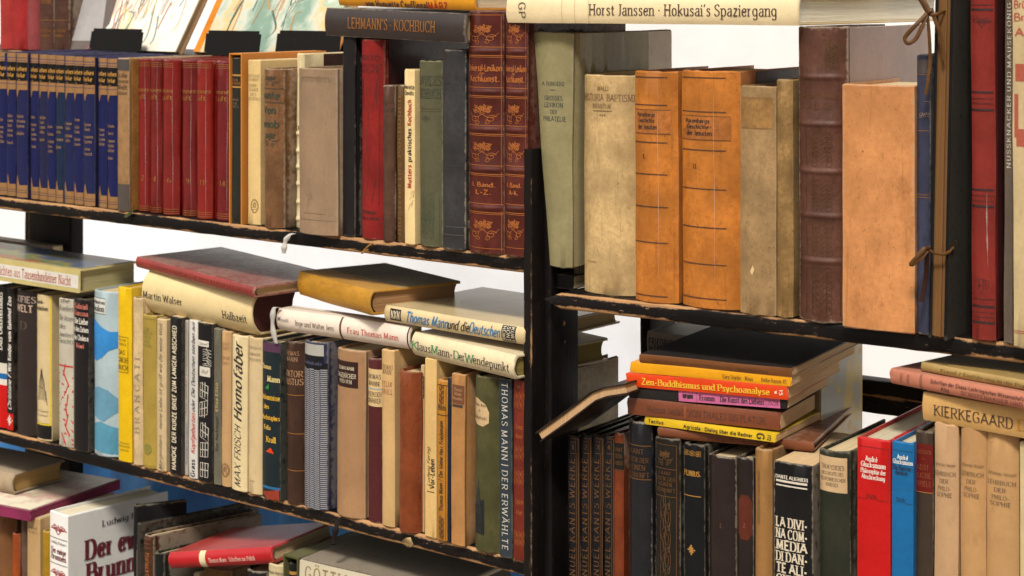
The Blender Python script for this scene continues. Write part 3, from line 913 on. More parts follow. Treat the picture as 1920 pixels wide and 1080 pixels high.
for i, (a, b_, y0, yb, nn) in enumerate(reds):
    A(a, b_, y0, 'glossy dark red set volume in clear film, %s one from the blue set' % ORD[i + 1], group='glossy dark red volumes of one set', c=[(136, 26, 22), (128, 26, 24), (136, 24, 20), (124, 22, 24), (146, 30, 18), (122, 18, 28)][i], k='leather', var=.16, coat=1.0, wear=.05, b=.2, D=.135, d=.008 if i not in (2, 4) else .004,
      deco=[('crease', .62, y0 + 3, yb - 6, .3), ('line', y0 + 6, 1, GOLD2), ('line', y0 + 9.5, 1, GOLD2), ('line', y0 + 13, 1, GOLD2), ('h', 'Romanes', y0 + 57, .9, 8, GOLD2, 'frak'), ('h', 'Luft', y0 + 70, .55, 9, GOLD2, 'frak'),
            ('h', '- ' + nn, 333 + i * 2.2, .5, 9, GOLD2, 'serif'), ('line', yb - 19, 1, GOLD2), ('line', yb - 15, 1, GOLD2), ('line', yb - 11, 1, GOLD2)])
A(431.5, 450, 108, 'dark green cloth book with gilt rules inside the orange slipcase', c=(52, 52, 42), coat=.4, d=.003, b=.1, D=.128, deco=[('line', 141, 3.2, GOLD), ('line', 163, 3.2, GOLD), ('h', 'ADA', 150, .5, 5, GOLD2, 'serif'), ('h', 'MANN', 156, .8, 5, GOLD2, 'serif'), ('h', 'WER', 187, .6, 4, (120, 100, 80), 'serif'), ('h', 'KE', 194, .4, 4, (120, 100, 80), 'serif'), ('h', 'SELS', 200, .6, 4, (120, 100, 80), 'serif')])
def slipcase(U, zb, x0, x1, yT, label, c, d, D, t=.0016, kind='paper', dw=0.0):
    """box open at the front"""
    s0, s1 = U.at(x0, 0, d)[0], U.at(x1, 0, d)[0] + dw
    z1 = U.at((x0 + x1) / 2, yT, d)[1]
    r = empty('slipcase', frame(U, (s0 + s1) / 2, d, zb)); tag(r, label, 'slipcase')
    hw, h = (s1 - s0) / 2, z1 - zb
    def bx(n, a, b):
        V = [(x, y, z) for x in (a[0], b[0]) for y in (a[1], b[1]) for z in (a[2], b[2])]
        F_ = [(0, 1, 3, 2), (4, 6, 7, 5), (0, 4, 5, 1), (2, 3, 7, 6), (0, 2, 6, 4), (1, 5, 7, 3)]
        link(n, mesh(n, V, F_), cover_mat(c, kind), r)
    bx('side_panel', (-hw, 0, 0), (-hw + t, D, h)); bx('side_panel', (hw - t, 0, 0), (hw, D, h))
    bx('top_panel', (-hw + t + .0001, .0002, h - t), (hw - t - .0001, D, h - .0002)); bx('bottom_panel', (-hw + t + .0001, .0002, .0002), (hw - t - .0001, D, t))
    bx('back_panel', (-hw + t + .0001, D - t, t + .0001), (hw - t - .0001, D - .0002, h - t - .0001))
    return r
slipcase(UL, SH_TOP - .0018, 429.6, 452, 100, 'orange card slipcase around a dark green spine', (212, 138, 38), .002, .135, dw=.0012)
_last['A'] = UL.at(459, 0, .008)[0]
A(464, 487, 112, 'cream paperback with small grey title beside the orange slipcase', c=(226, 196, 140), k='paper', hard=0, b=.05, d=.006, D=.13, deco=[('h', 'GUSTAVE', 142, .95, 5, (120, 104, 80), 'caps'), ('h', 'FLAUBERT', 149, .95, 5, (120, 104, 80), 'caps'), ('h', 'LEHR-', 160, .8, 5, (130, 112, 84), 'caps'), ('h', 'JAHRE', 168, .8, 5, (130, 112, 84), 'caps'), ('h', 'DES', 177, .5, 5, (130, 112, 84), 'caps'), ('h', 'HERZENS', 185, .95, 5, (130, 112, 84), 'caps'), ('orn', 'seal', 373, 399, (110, 84, 54), -.4, .75, .1)])
A(487, 525, 129, 'mottled brown leather book with dark green blackletter in crinkled film', c=(134, 96, 62), k='leather', var=.4, coat=.8, b=.14, d=-.002, D=.14, deco=[('h', 'nante', 178, .8, 14, (52, 58, 40), 'frakb', -.1), ('h', 'Von', 206, .6, 14, (52, 58, 40), 'frakb', -.15), ('h', 'umob', 232, .8, 13, (52, 58, 40), 'frakb', -.1), ('line', 166, 1.4, (60, 56, 40)), ('line', 192, 1.4, (60, 56, 40)), ('orn', 'bouquet', 138, 162, (70, 62, 44)), ('orn', 'bouquet', 244, 275, (66, 60, 42))])
A(538, 566, 100, 'tall ivory ribbed vellum book behind the big taupe cloth one', c=(232, 214, 172), k='vellum', var=.12, b=.2, d=.02, D=.14, ribs=(250, 282, 312, 344, 378, 410), side=((78, 50, 42), 'leather', .03), deco=[('h', 'KA', 240, .6, 9, (120, 100, 70), 'serif', -.3)])
A(553, 625, 128, 'big taupe cloth book with faint blind-stamped border', c=(164, 138, 112), k='cloth', var=.12, coat=.12, b=.08, d=-.012, D=.14, pg=(200, 178, 140), deco=[('orn', 'panel', 140, 425, (178, 152, 118), .45, .85, .03), ('line', 145, 1.2, (128, 104, 82), -.7, .7), ('line', 400, 1, (134, 110, 84), -.6, .5), ('line', 412, 1, (134, 110, 84), -.9, .9), ('orn', 'mono', 362, 392, (130, 104, 78), -.45, -.05, .05), ('h', 'DAS KOCHBUCH', 150, .8, 6, (140, 116, 90), 'caps')])
A(633, 663, 68, 'tall dark navy book beneath the flat dark cookbook', c=(40, 34, 36), k='cloth', var=.2, coat=.25, b=.06, d=0, D=.15)
A(669, 712, 73, 'red cloth cookbook spine with black utensil drawing', c=(150, 36, 32), k='cloth', var=.25, coat=.35, b=.16, d=-.002, D=.19, side=((74, 24, 28), 'leather', .006), scoat=.9, pg=(180, 150, 120),
  deco=[('h', 'PRATO', 108, .8, 9, (80, 20, 20), 'sans'), ('h', 'SÜDDEUTSCHE', 123, .9, 7, (80, 20, 20), 'sans'), ('h', 'KÜCHE', 133, .8, 6, (80, 20, 20), 'sans'), ('orn', 'tools', 142, 388, (70, 16, 18), -.8, .8, .045), ('h', 'STYRIA', 398, .6, 6, (60, 14, 16), 'sansb'), ('h', 'GRAZ & WIEN', 409, .75, 5, (60, 14, 16), 'sansb')])
A(705.5, 735, 160, 'small worn brown cloth book right of the red cookbook', c=(104, 74, 58), k='leather', var=.3, coat=.5, b=.2, d=-.002, D=.12, deco=[('orn', 'crest', 185, 200, (70, 46, 36)), ('line', 204, 1, (70, 46, 36)), ('line', 208, 1, (70, 46, 36)), ('orn', 'vine', 210, 300, (82, 56, 42), -.5, .3, .05), ('orn', 'knot', 405, 432, (72, 50, 38), -.85, .85, .05), ('line', 402, 1, (70, 46, 36))])
A(741, 757, 160, 'narrow brown-gold cloth book left of the cream cookbook', c=(122, 92, 58), k='leather', var=.3, coat=.3, b=.2, d=.002, D=.12, deco=[('u', 'Illustriertes Kochbuch', 440, 180, .4, ('g', (150, 110, 66)), 'serif')])
A(757.5, 777, 130, 'cream cookbook with red and black upright title and bird sketch', c=(234, 208, 156), k='paper', hard=0, b=.06, d=-.004, D=.13, deco=[('h', 'Henriette', 163, .95, 8, (40, 34, 30), 'sansb'), ('h', 'Davidis', 174, .85, 8, (40, 34, 30), 'sansb'), ('u', 'Mutters', 352, 309, .36, (176, 30, 36), 'sansb', .1), ('u', 'praktisches', 303, 241, .36, (40, 34, 30), 'sansb', .1), ('u', 'Kochbuch', 235, 187, .36, (176, 30, 36), 'sansb', .1), ('orn', 'bird', 355, 398, (30, 28, 26), -.2, .95, .1)])
A(780.5, 823, 114, 'grey-green cloth cookbook with dark green capitals and shield ornament', c=(104, 102, 76), k='cloth', var=.2, coat=.3, b=.14, d=-.004, D=.13, deco=[('h', 'DAVIDIS', 151, .95, 17, (58, 62, 46), 'serif'), ('h', 'KOCHBUCH', 175, .95, 17, (58, 62, 46), 'serif'), ('line', 203, 1.5, (90, 72, 52), -.7, .9), ('line', 208, 1, (90, 72, 52), -.7, .9), ('orn', 'crest', 212, 232, (76, 70, 50), -.6, .3), ('orn', 'panel', 365, 445, (66, 72, 50), -.9, .9, .05), ('orn', 'crest', 385, 430, (74, 80, 54), -.7, .7, .08)])
A(823.5, 866, 93, 'worn dark grey cloth book left of the red-brown lexikon volumes', c=(70, 68, 70), k='leather', var=.35, coat=.45, b=.12, d=-.006, D=.14, wear=.9, deco=[('h', 'KOCHBUCH', 162, .8, 14, (52, 52, 56), 'frak'), ('line', 310, 1, (54, 54, 56)), ('line', 425, 1, (96, 92, 88)), ('line', 440, 1, (96, 92, 88))])
def lexikon(a, b_, yT, lab, band, letters, D):
    dy = (a - 872) * .02
    rb = [96 + dy, 172 + dy, 243 + dy, 318 + dy, 390 + dy]
    dec = []
    for y in rb: dec += [('line', y - 8, 1.2, COPPER), ('line', y + 8, 1.4, COPPER), ('line', y + 11, 1, COPPER)]
    dec += [('line', 28, 1.2, COPPER), ('line', 465, 1, COPPER), ('vline', .9, .012, 30, 470, GOLD2),
            ('orn', 'bouquet', 38, 84, COPPER, -.85, .85, .055), ('orn', 'bouquet', 188, 235, COPPER, -.85, .85, .055), ('orn', 'bouquet', 258, 306, COPPER, -.85, .85, .055), ('orn', 'bouquet', 404, 452, COPPER, -.85, .85, .055),
            ('h', 'Universal-Lexikon', 127 + dy, .92, 12, COPPER, 'frakb'), ('h', 'der', 137 + dy, .14, 5, COPPER, 'frak'), ('h', 'Kochkunst.', 147 + dy, .8, 12, COPPER, 'frakb'), ('h', band, 346 + dy, .62, 8, COPPER, 'frakb'), ('h', letters, 360 + dy, .4, 8, COPPER, 'frakb')]
    A(a, b_, yT, lab, c=(104, 42, 30), k='leather', var=.28, coat=.55, b=.1, d=-.006, D=D, ribs=rb, deco=dec, wear=.3, group='red-brown gilt lexikon volumes')
lexikon(872, 938, 20, 'red-brown leather lexikon volume with copper flowers, left of the pair', 'I. Band.', 'L-Z.', .17)
lexikon(942, 983.5, 22, 'red-brown leather lexikon volume with copper flowers, partly behind the post', 'I. Band.', 'A-K.', .17)

# lying on the upper left row
lay(UL, 607, 15, 67, 871, 82, 'dark brown flat cookbook with dull gilt capitals', dL=-.004, dR=-.012, D=.2, z=UL.at(648, 68, 0)[1] + .0006, c=(70, 56, 52), k='cloth', var=.2, coat=.9, b=.07, name='book', deco=[('u', 'LEHMANN\'S · KOCHBUCH', 652, 815, .36, GOLD2, 'serif')])
lay(UL, 632, -28, 10, 890, 20, 'orange-yellow flat cookbook at the top edge with red and black title', dL=.0, dR=-.004, xB=1090, c=(226, 160, 44), k='paper', b=.1, coat=.3, pg=(236, 222, 200), deco=[('u', 'von Huguette Couffignal', 684, 800, .36, (50, 40, 60), 'sansb', .72), ('u', 'MÄRZ', 801, 838, .36, (196, 52, 22), 'sansb', .72)])

# ------------------------------------------------------------------ raised board at the back, upper left
BZ = 1.4217
Rr = lambda xL, xR, lab, **k: stand(UL, BZ, xL, xR, -120, lab, row='R', d=.165, D=.13, **k)
Rr(-8, 18, 'bright red book on the raised back board at the left edge', c=(186, 66, 60), k='cloth', coat=.5, b=.2)
Rr(18, 44, 'crimson film-wrapped book on the raised back board', c=(176, 50, 50), k='cloth', coat=.8, b=.2)
Rr(44, 67, 'plum red film-wrapped book next to the brown ones on the back board', c=(156, 76, 76), k='cloth', coat=.9, b=.2)
Rr(68, 94, 'brown gilt-lettered book on the back board, left of the two', c=(96, 62, 48), k='leather', coat=.6, b=.15, deco=[('h', 'LEXIKON', 3, .8, 6, GOLD2, 'serif'), ('line', 38, 1, GOLD2), ('h', 'ZWEITER', 58, .8, 5, GOLD2, 'serif'), ('h', 'BAND', 67, .6, 5, GOLD2, 'serif')])
Rr(95, 122, 'brown gilt-lettered book on the back board, right of the two', c=(100, 66, 52), k='leather', coat=.6, b=.15, deco=[('line', 38, 1, GOLD2), ('h', 'DRITTER', 58, .8, 5, GOLD2, 'serif'), ('h', 'BAND', 67, .6, 5, GOLD2, 'serif')])

def picture_mat(kind):
    key = ('pic', kind)
    if key in _mc: return _mc[key]
    m, t, p, tc, v = start('cover_painting')
    sep = N(t, 'ShaderNodeSeparateXYZ'); t.links.new(tc.outputs['Object'], sep.inputs[0])
    n1 = noise_n(t, scaled(t, v, (1, 1, .45)), 15, 3, .5); n2 = noise_n(t, v, 32, 4, .6); n3 = noise_n(t, scaled(t, v, (1, 1, .35)), 60, 5, .6)
    cr = N(t, 'ShaderNodeValToRGB')
    sets = {'water': [(0, (.74, .66, .52)), (.46, (.78, .71, .58)), (.52, (.60, .64, .62)), (.56, (.78, .71, .58)), (.62, (.74, .52, .46)), (.66, (.76, .66, .36)), (.72, (.78, .72, .60))],
            'land': [(0, (.05, .09, .07)), (.38, (.16, .26, .20)), (.47, (.45, .48, .40)), (.53, (.62, .40, .16)), (.58, (.30, .40, .30)), (.68, (.66, .66, .60))],
            'orient': [(0, (.03, .03, .03)), (.40, (.10, .10, .06)), (.46, (.05, .09, .20)), (.51, (.30, .24, .06)), (.56, (.10, .18, .10)), (.62, (.36, .12, .05)), (.72, (.05, .05, .05))],
            'ochre': [(0, (.20, .18, .14)), (.42, (.34, .32, .26)), (.47, (.45, .25, .03)), (.50, (.40, .38, .30)), (.54, (.5, .36, .10)), (.58, (.30, .30, .27)), (.7, (.35, .36, .33))],
            'floral': [(0, (.62, .54, .40)), (.5, (.70, .64, .50)), (.58, (.50, .30, .26)), (.64, (.44, .46, .28)), (.7, (.68, .62, .48))]}[kind]
    el = cr.color_ramp.elements
    el[0].position, el[0].color = sets[0][0], (*sets[0][1], 1); el[1].position, el[1].color = sets[-1][0], (*sets[-1][1], 1)
    for q, cc in sets[1:-1]:
        e = el.new(q); e.color = (*cc, 1)
    mix = math_n(t, 'ADD', math_n(t, 'MULTIPLY', n1, .65), math_n(t, 'MULTIPLY', n2, .35))
    t.links.new(mix, cr.inputs[0])
    col = mixc(t, math_n(t, 'MULTIPLY', ramp(t, n3, .52, .75), .35), cr.outputs[0], (.3, .27, .22))
    t.links.new(col, p.inputs['Base Color']); p.inputs['Roughness'].default_value = .4
    p.inputs['Coat Weight'].default_value = .05 if kind in ('ochre', 'floral') else .4; p.inputs['Coat Roughness'].default_value = .15
    bump(t, p, noise_n(t, scaled(t, v, (.4, 1.6, 1)), 40, 3), .12, .003, 'Coat Normal')
    _mc[key] = m
    return m
BLACK_METAL = None
def metal_mat():
    m, t, p, tc, v = start('black_lacquered_metal')
    n1 = noise_n(t, v, 60, 6, .7)
    t.links.new(mixc(t, ramp(t, n1, .66, .74), (.006, .0055, .0055), (.05, .03, .02)), p.inputs['Base Color'])
    p.inputs['Roughness'].default_value = .55; p.inputs['Specular IOR Level'].default_value = .12
    return m
BLACK_METAL = metal_mat()
def slab(name, parent, a, b, mat, r=0.0, M=None):
    bm = bmesh.new()
    V = [bm.verts.new((x, y, z)) for x in (a[0], b[0]) for y in (a[1], b[1]) for z in (a[2], b[2])]
    for f in ((0, 1, 3, 2), (4, 6, 7, 5), (0, 4, 5, 1), (2, 3, 7, 6), (0, 2, 6, 4), (1, 5, 7, 3)): bm.faces.new([V[i] for i in f])
    if r: bmesh.ops.bevel(bm, geom=[e for e in bm.edges if abs((e.verts[0].co - e.verts[1].co).y) > 1e-5], offset=r, segments=4, affect='EDGES')
    bmesh.ops.recalc_face_normals(bm, faces=bm.faces[:])
    me = bpy.data.meshes.new(name); bm.to_mesh(me); bm.free()
    o = link(name, me, mat, parent)
    if M is not None: o.matrix_basis = M
    return o
def book_stand(xL, xR, yT, yB, d, label, lean, yaw=0):
    s0, s1 = UL.at(xL, 0, d)[0], UL.at(xR, 0, d)[0]
    h = UL.at(xL, yT, d)[1] - UL.at(xL, yB, d)[1]
    r = empty('book_stand', frame(UL, (s0 + s1) / 2, d, BZ, Matrix.Rotation(radians(yaw), 4, 'Z'))); tag(r, label, 'book stand', 'black metal book stands')
    hw = (s1 - s0) / 2
    T = Matrix.Rotation(radians(-lean), 4, 'X')
    slab('front_lip', r, (-hw, -.0015, 0), (hw, 0, h), BLACK_METAL, .004, Matrix.Translation((0, 0, .001)) @ Matrix.Rotation(radians(-10), 4, 'X'))
    slab('foot_plate', r, (-hw * .7, .0005, .0005), (hw * .7, .075, .002), BLACK_METAL)
    slab('back_rest', r, (-hw * .5, .060, -.02), (hw * .5, .0615, .10), BLACK_METAL, 0, T)
    return r
def display_book(xL, xR, d, lean, label, art, c, th, h, edge, yaw=0):
    """book propped face outwards"""
    s0, s1 = UL.at(xL, 0, d)[0], UL.at(xR, 0, d)[0]
    hw = (s1 - s0) / 2
    r = empty('picture_book', frame(UL, (s0 + s1) / 2, d, BZ + .0035, Matrix.Rotation(radians(yaw), 4, 'Z') @ Matrix.Rotation(radians(-lean), 4, 'X'))); tag(r, label, 'book')
    slab('front_cover', r, (-hw, 0, 0), (hw, .002, h), picture_mat(art))
    R_ = random.Random(art); P_ = {}
    for k in range(46 if art == 'water' else 30):
        cc = R_.choice(((196, 140, 120), (120, 146, 160), (206, 176, 90), (130, 104, 84), (150, 160, 130)) if art == 'water' else ((60, 92, 78), (150, 150, 120), (196, 140, 70), (90, 120, 110)))
        x, z = R_.uniform(-.7, .8) * hw, R_.uniform(.05, .6) * h
        st = [(x, z), (x + R_.uniform(-.1, .1) * hw, z + R_.uniform(.01, .04)), (x + R_.uniform(-.15, .15) * hw, z + R_.uniform(.03, .07))]
        I = P_.setdefault(cc, Ink())
        for q in strip(_smooth(st, 5), R_.uniform(.0006, .0035), .0005, .7): I.quad([Vector((a, -.0003 - .00001 * k, b)) for a, b in q])
    for cc, I in P_.items(): I.build('painted_strokes', ink_mat(cc, False, .8), r)['kind'] = 'stuff'
    slab('spine_strip', r, (-hw - .0012, -.0006, 0), (-hw + edge[0], .0022 + th, h), cover_mat(edge[1], 'cloth'))
    slab('page_block', r, (-hw + edge[0] + .0002, .0022, .003), (hw - .003, th, h - .003), page_mat(), 0)
    slab('back_cover', r, (-hw + edge[0] + .0002, th + .0002, 0), (hw, th + .0022, h), cover_mat(c, 'cloth'))
    return r
display_book(160, 328, .185, 31, 'cream watercolour picture book with mauve spine propped on a black stand', 'water', (170, 120, 70), .012, .2, (.013, (150, 104, 118)))
book_stand(168, 264, 57, 101, .168, 'black metal stand in front of the watercolour picture book', 31)
display_book(364, 606, .195, 31, 'green landscape picture book with orange edge propped on two stands', 'land', (216, 140, 50), .02, .2, (.010, (224, 142, 40)))
book_stand(383, 485, 54, 101, .168, 'black metal stand in front of the landscape picture book', 31)
book_stand(519, 632, 46, 97, .170, 'black metal stand partly behind the flat dark cookbook', 31, 3)
# grey film-wrapped book leaning beside them
g0 = UL.at(106, 0, .166)[0]
rb_ = empty('book', frame(UL, g0, .166, BZ + .003, Matrix.Rotation(radians(24), 4, 'Z') @ Matrix.Rotation(radians(-16), 4, 'X'))); tag(rb_, 'grey-brown film-wrapped book with pale grey panel leaning at the back', 'book')
slab('cover', rb_, (0, 0, 0), (.075, .012, .17), cover_mat((112, 96, 88), 'paper', None, 1.0, 0))
slab('cover_panel', rb_, (.014, -.0006, .012), (.066, -.0001, .09), cover_mat((176, 170, 168), 'paper', None, .8, 0))
# ------------------------------------------------------------------ middle left shelf, standing books
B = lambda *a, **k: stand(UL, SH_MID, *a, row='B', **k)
INK, CREAM, GREY = (38, 32, 30), (228, 206, 164), (104, 98, 90)
B(-10, 11.5, 536, 'black, white, blue and red striped spine at the left edge of the middle shelf', c=(24, 22, 22), k='paper', coat=.2, b=.06, d=.006, deco=[('band', 680, 700, (222, 214, 200)), ('band', 699, 710, (30, 110, 170)), ('band', 710, 721, (222, 214, 200)), ('band', 721, 801, (206, 22, 20)), ('u', 'Das Geisterhaus', 655, 548, .42, (220, 214, 204), 'serifb', -.1)])
B(12, 24, 540, 'narrow dark spine with slanted white title and red foot', c=(52, 42, 38), k='paper', b=.05, d=.006, hard=0, deco=[('band', 775, 806, (190, 34, 26)), ('orn', 'star', 778, 798, (236, 220, 210), -.9, .9, .35), ('u', 'Christiane F.', 768, 700, .5, (226, 220, 212), 'italb'), ('u', 'Wir Kinder vom Bahnhof Zoo', 696, 556, .5, (232, 228, 220), 'sansb')])
B(24.5, 63, 545, 'broad dark brown book with pale capitals near its head', c=(66, 54, 50), k='paper', coat=.25, b=.1, d=.002, deco=[('h', 'SOFIES', 561, .92, 11, (190, 168, 156), 'serif'), ('h', 'WELT', 578, .75, 12, (196, 168, 150), 'serifb'), ('h', 'D', 610, .3, 14, (88, 74, 68), 'serif')])
B(64, 92.5, 553, 'cream spine with yellow frame, tent sketch and black foot', c=(222, 200, 156), k='paper', coat=.3, b=.1, d=0, deco=[('band', 793, 822, (34, 30, 32), -.9, .98), ('vline', .92, .06, 556, 795, (226, 196, 40)), ('vline', -.96, .04, 556, 795, (226, 196, 40)), ('line', 795, 3, (226, 196, 40)), ('h', 'Spuk-', 566, .6, 6, INK, 'serifb', -.2), ('h', 'Geschichten', 578, .8, 7, INK, 'serifb', -.1), ('orn', 'tent', 690, 760, (60, 54, 46), -.8, .8, .07), ('h', 'Die Diogenes', 770, .7, 4, GREY, 'ital'), ('h', 'Kriminal', 778, .6, 4, GREY, 'ital')])
B(94, 106, 556, 'plain narrow beige paperback left of the red-patterned spine', c=(206, 180, 138), k='paper', hard=0, b=.05, d=.016)
B(108, 135.5, 560, 'pale spine with grey italic title and red branching pattern', c=(206, 198, 180), k='paper', coat=.3, b=.06, d=-.002, deco=[('h', 'die', 563, .5, 9, (86, 82, 76), 'ital'), ('h', 'Knelen', 578, .9, 10, (86, 82, 76), 'ital'), ('h', 'Die Insel', 596, .95, 10, (86, 82, 76), 'ital'), ('h', 'des', 612, .45, 9, (86, 82, 76), 'ital', -.4), ('h', 'zweiten', 627, .9, 9, (86, 82, 76), 'ital'), ('h', 'Gesichts', 639, .95, 9, (86, 82, 76), 'ital'), ('orn', 'cracks', 686, 835, (196, 44, 34), -1, 1, .16), ('line', 686, 3, (196, 44, 34))])
B(136, 164, 560, 'black spine with stacked white and coral title left of the blue novel', c=(36, 32, 36), k='paper', coat=.2, b=.05, d=-.004, deco=[('h', 'Gabriel', 574, .85, 9, (204, 116, 100), 'serifb'), ('h', 'García', 587, .9, 9, (204, 116, 100), 'serifb'), ('h', 'Die Liebe', 602, .9, 10, (230, 222, 212), 'serifb'), ('h', 'in den Zeiten', 617, .95, 9, (230, 222, 212), 'serifb'), ('h', 'der Cholera', 633, .95, 9, (230, 222, 212), 'serifb'), ('h', 'kiwi', 648, .5, 9, (204, 116, 100), 'sansb')])
B(165.5, 213, 546, 'pale blue novel with sky-blue bird shape and misty lake', c=(186, 202, 206), k='paper', coat=.4, b=.12, d=-.002, D=.14, deco=[('poly', [(-1, 600), (-.5, 602), (0, 612), (.6, 620), (1, 620), (1, 650), (.55, 656), (.1, 670), (-.4, 678), (-.9, 674), (-1, 655)], (64, 146, 206)), ('band', 560, 588, (216, 214, 206), -.92, .35), ('h', 'Die Nebel von', 567, 1.1 * .55, 6, INK, 'serifb', -.3), ('h', 'Avalon', 579, .56, 10, INK, 'serifb', -.3), ('line', 559, .8, INK, -.92, .35), ('line', 588, .8, INK, -.92, .35), ('poly', [(-1, 735), (-.2, 725), (.5, 730), (1, 745), (1, 770), (.2, 790), (-1, 780)], (118, 164, 186)), ('poly', [(-1, 800), (0, 790), (1, 800), (1, 850), (-1, 845)], (96, 154, 176))])
B(219.5, 245, 539, 'bright yellow book with boxed dark title', c=(236, 196, 16), k='paper', b=.06, d=-.003, D=.14, deco=[('h', 'WILLIAM', 638, .55, 4, (90, 70, 20), 'caps', -.2), ('h', 'TENMACH', 646, .6, 4, (90, 70, 20), 'caps', -.2), ('h', 'DAS', 661, .5, 8, (80, 60, 20), 'serif', -.3), ('h', 'SNOB', 675, .75, 9, (80, 60, 20), 'serif', -.1), ('h', 'BUCH', 689, .75, 9, (80, 60, 20), 'serif', -.1), ('line', 632, .9, (90, 70, 20), -.98, .62), ('line', 698, .9, (90, 70, 20), -.98, .62), ('vline', .62, .02, 632, 698, (90, 70, 20)), ('h', 'VERLAG', 831, .7, 3.5, (120, 96, 20), 'sans'), ('h', 'BIRKENDER', 837, .8, 3.5, (120, 96, 20), 'sans'), ('h', 'LEIPZIG', 844, .7, 3.5, (120, 96, 20), 'sans')])
B(246, 263.5, 559, 'cream book with widely spaced letters running up, next to the yellow book', c=(224, 198, 154), k='cloth', b=.15, d=-.004, wear=.4, deco=[('u', 'B R A N C A T I .', 812, 660, .42, (150, 134, 106), 'serif', .2)])
B(264, 290, 591, 'olive-gold cloth book with faint green title and round seal', c=(186, 160, 80), k='cloth', var=.1, b=.1, d=-.004, D=.12, deco=[('line', 598, 1, (130, 120, 60)), ('h', 'DIE', 617, .35, 5, (120, 124, 70), 'caps'), ('h', 'MENSCH', 624, .65, 5, (120, 124, 70), 'caps'), ('h', 'STEIN', 632, .5, 5, (120, 124, 70), 'caps'), ('h', 'AUS', 640, .4, 5, (120, 124, 70), 'caps'), ('h', 'ERZÄHL', 648, .6, 5, (120, 124, 70), 'caps'), ('orn', 'seal', 833, 852, (110, 130, 60), -.5, .5, .12), ('line', 873, 1, (140, 120, 50))])
B(290.5, 309, 598, 'cream book with long handwritten script running up the spine', c=(216, 192, 152), k='paper', b=.1, d=-.004, D=.12, deco=[('u', 'Morgenstern · meine Liebe ist groß wie die weite Welt', 880, 607, .3, (92, 76, 60), 'ital', .1)])
B(316, 339, 594, 'black spine with bold cream capitals running up', c=(28, 25, 26), k='paper', coat=.3, b=.05, d=-.004, hard=0, D=.12, deco=[('u', 'HANDKE  DER KURZE BRIEF ZUM LANGEN ABSCHIED', 880, 611, .34, (228, 214, 186), 'sansb', -.1)])
B(341, 352, 600, 'thin white spine with blue script beside the black capitals spine', c=(198, 190, 178), k='paper', hard=0, b=.03, d=.002, D=.12, deco=[('u', 'Versuch über den geglückten', 870, 790, .4, (60, 88, 140), 'sans', .3), ('u', 'Peter Handke  Langsame Heimkehr', 780, 604, .4, (110, 104, 98), 'ital')])
B(352.5, 369, 600, 'white spine with red and black slanted title', c=(220, 214, 206), k='paper', hard=0, b=.05, d=-.002, D=.12, deco=[('u', 'Grass', 893, 861, .42, (34, 30, 30), 'sansb', .1), ('u', 'Kopfgeburten', 850, 776, .42, (190, 40, 34), 'italb', .1), ('u', 'oder Die Deutschen sterben aus', 772, 605, .36, (50, 46, 46), 'italb', .1)])
B(370, 397, 606, 'black and white woodcut spine with window shapes', c=(32, 32, 38), k='paper', coat=.3, b=.04, d=-.004, hard=0, D=.12, deco=[('band', 639, 650, (222, 214, 200), -.95, .6), ('band', 688, 706, (222, 214, 200), -.7, .75), ('h', 'Schnell', 645, .6, 5, INK, 'ital', -.2), ('h', 'Ruf', 697, .4, 6, INK, 'ital'), ('orn', 'windows', 712, 900, (206, 198, 186), -.9, .9, .12), ('orn', 'cracks', 652, 686, (196, 190, 178), -.2, .9, .12)])
B(398, 412.5, 616, 'narrow grey-green spine with dark and gold name running up', c=(126, 120, 102), k='cloth', b=.08, d=-.003, D=.12, deco=[('u', 'Ilse Aichinger', 845, 780, .34, INK, 'serif', .1), ('u', 'Eliza Eliza', 771, 718, .34, (206, 180, 120), 'serif', .1)])
B(413, 431, 621, 'tan book with brown seal near its foot, left of the big handwritten title', c=(206, 168, 122), k='cloth', var=.08, b=.12, d=-.003, D=.12, deco=[('h', 'GUSTAVE', 645, .85, 5.5, (150, 108, 74), 'caps'), ('h', 'FLAUBERT', 653, .9, 5.5, (150, 108, 74), 'caps'), ('h', 'MADAME', 671, .85, 5.5, (150, 108, 74), 'caps'), ('h', 'BOVARY', 681, .8, 5.5, (150, 108, 74), 'caps'), ('orn', 'seal', 869, 894, (120, 86, 54), -.75, .75, .12)])
B(431.5, 460, 629, 'cream book with large black brush-script title running up', c=(232, 212, 168), k='paper', b=.08, d=-.006, D=.12, deco=[('u', 'MAX FRISCH', 913, 800, .40, INK, 'ital', -.05), ('u', 'Homo', 790, 718, .5, INK, 'italb', -.05), ('u', 'faber', 712, 645, .55, INK, 'italb', -.05)])
B(460.5, 488, 633, 'plain cream cloth book with three small centred title lines', c=(222, 198, 156), k='cloth', var=.06, b=.1, d=-.004, D=.12, deco=[('h', 'BOTHO STRAUSS', 652, .9, 4.5, (96, 84, 66), 'caps'), ('h', 'WIDMUNGEN', 664, .8, 4.5, (96, 84, 66), 'caps'), ('h', 'TRILOGIEN', 674, .85, 4.5, (96, 84, 66), 'caps'), ('h', 'SUHRKAMP', 902, .4, 3, (110, 98, 80), 'caps', -.2)])
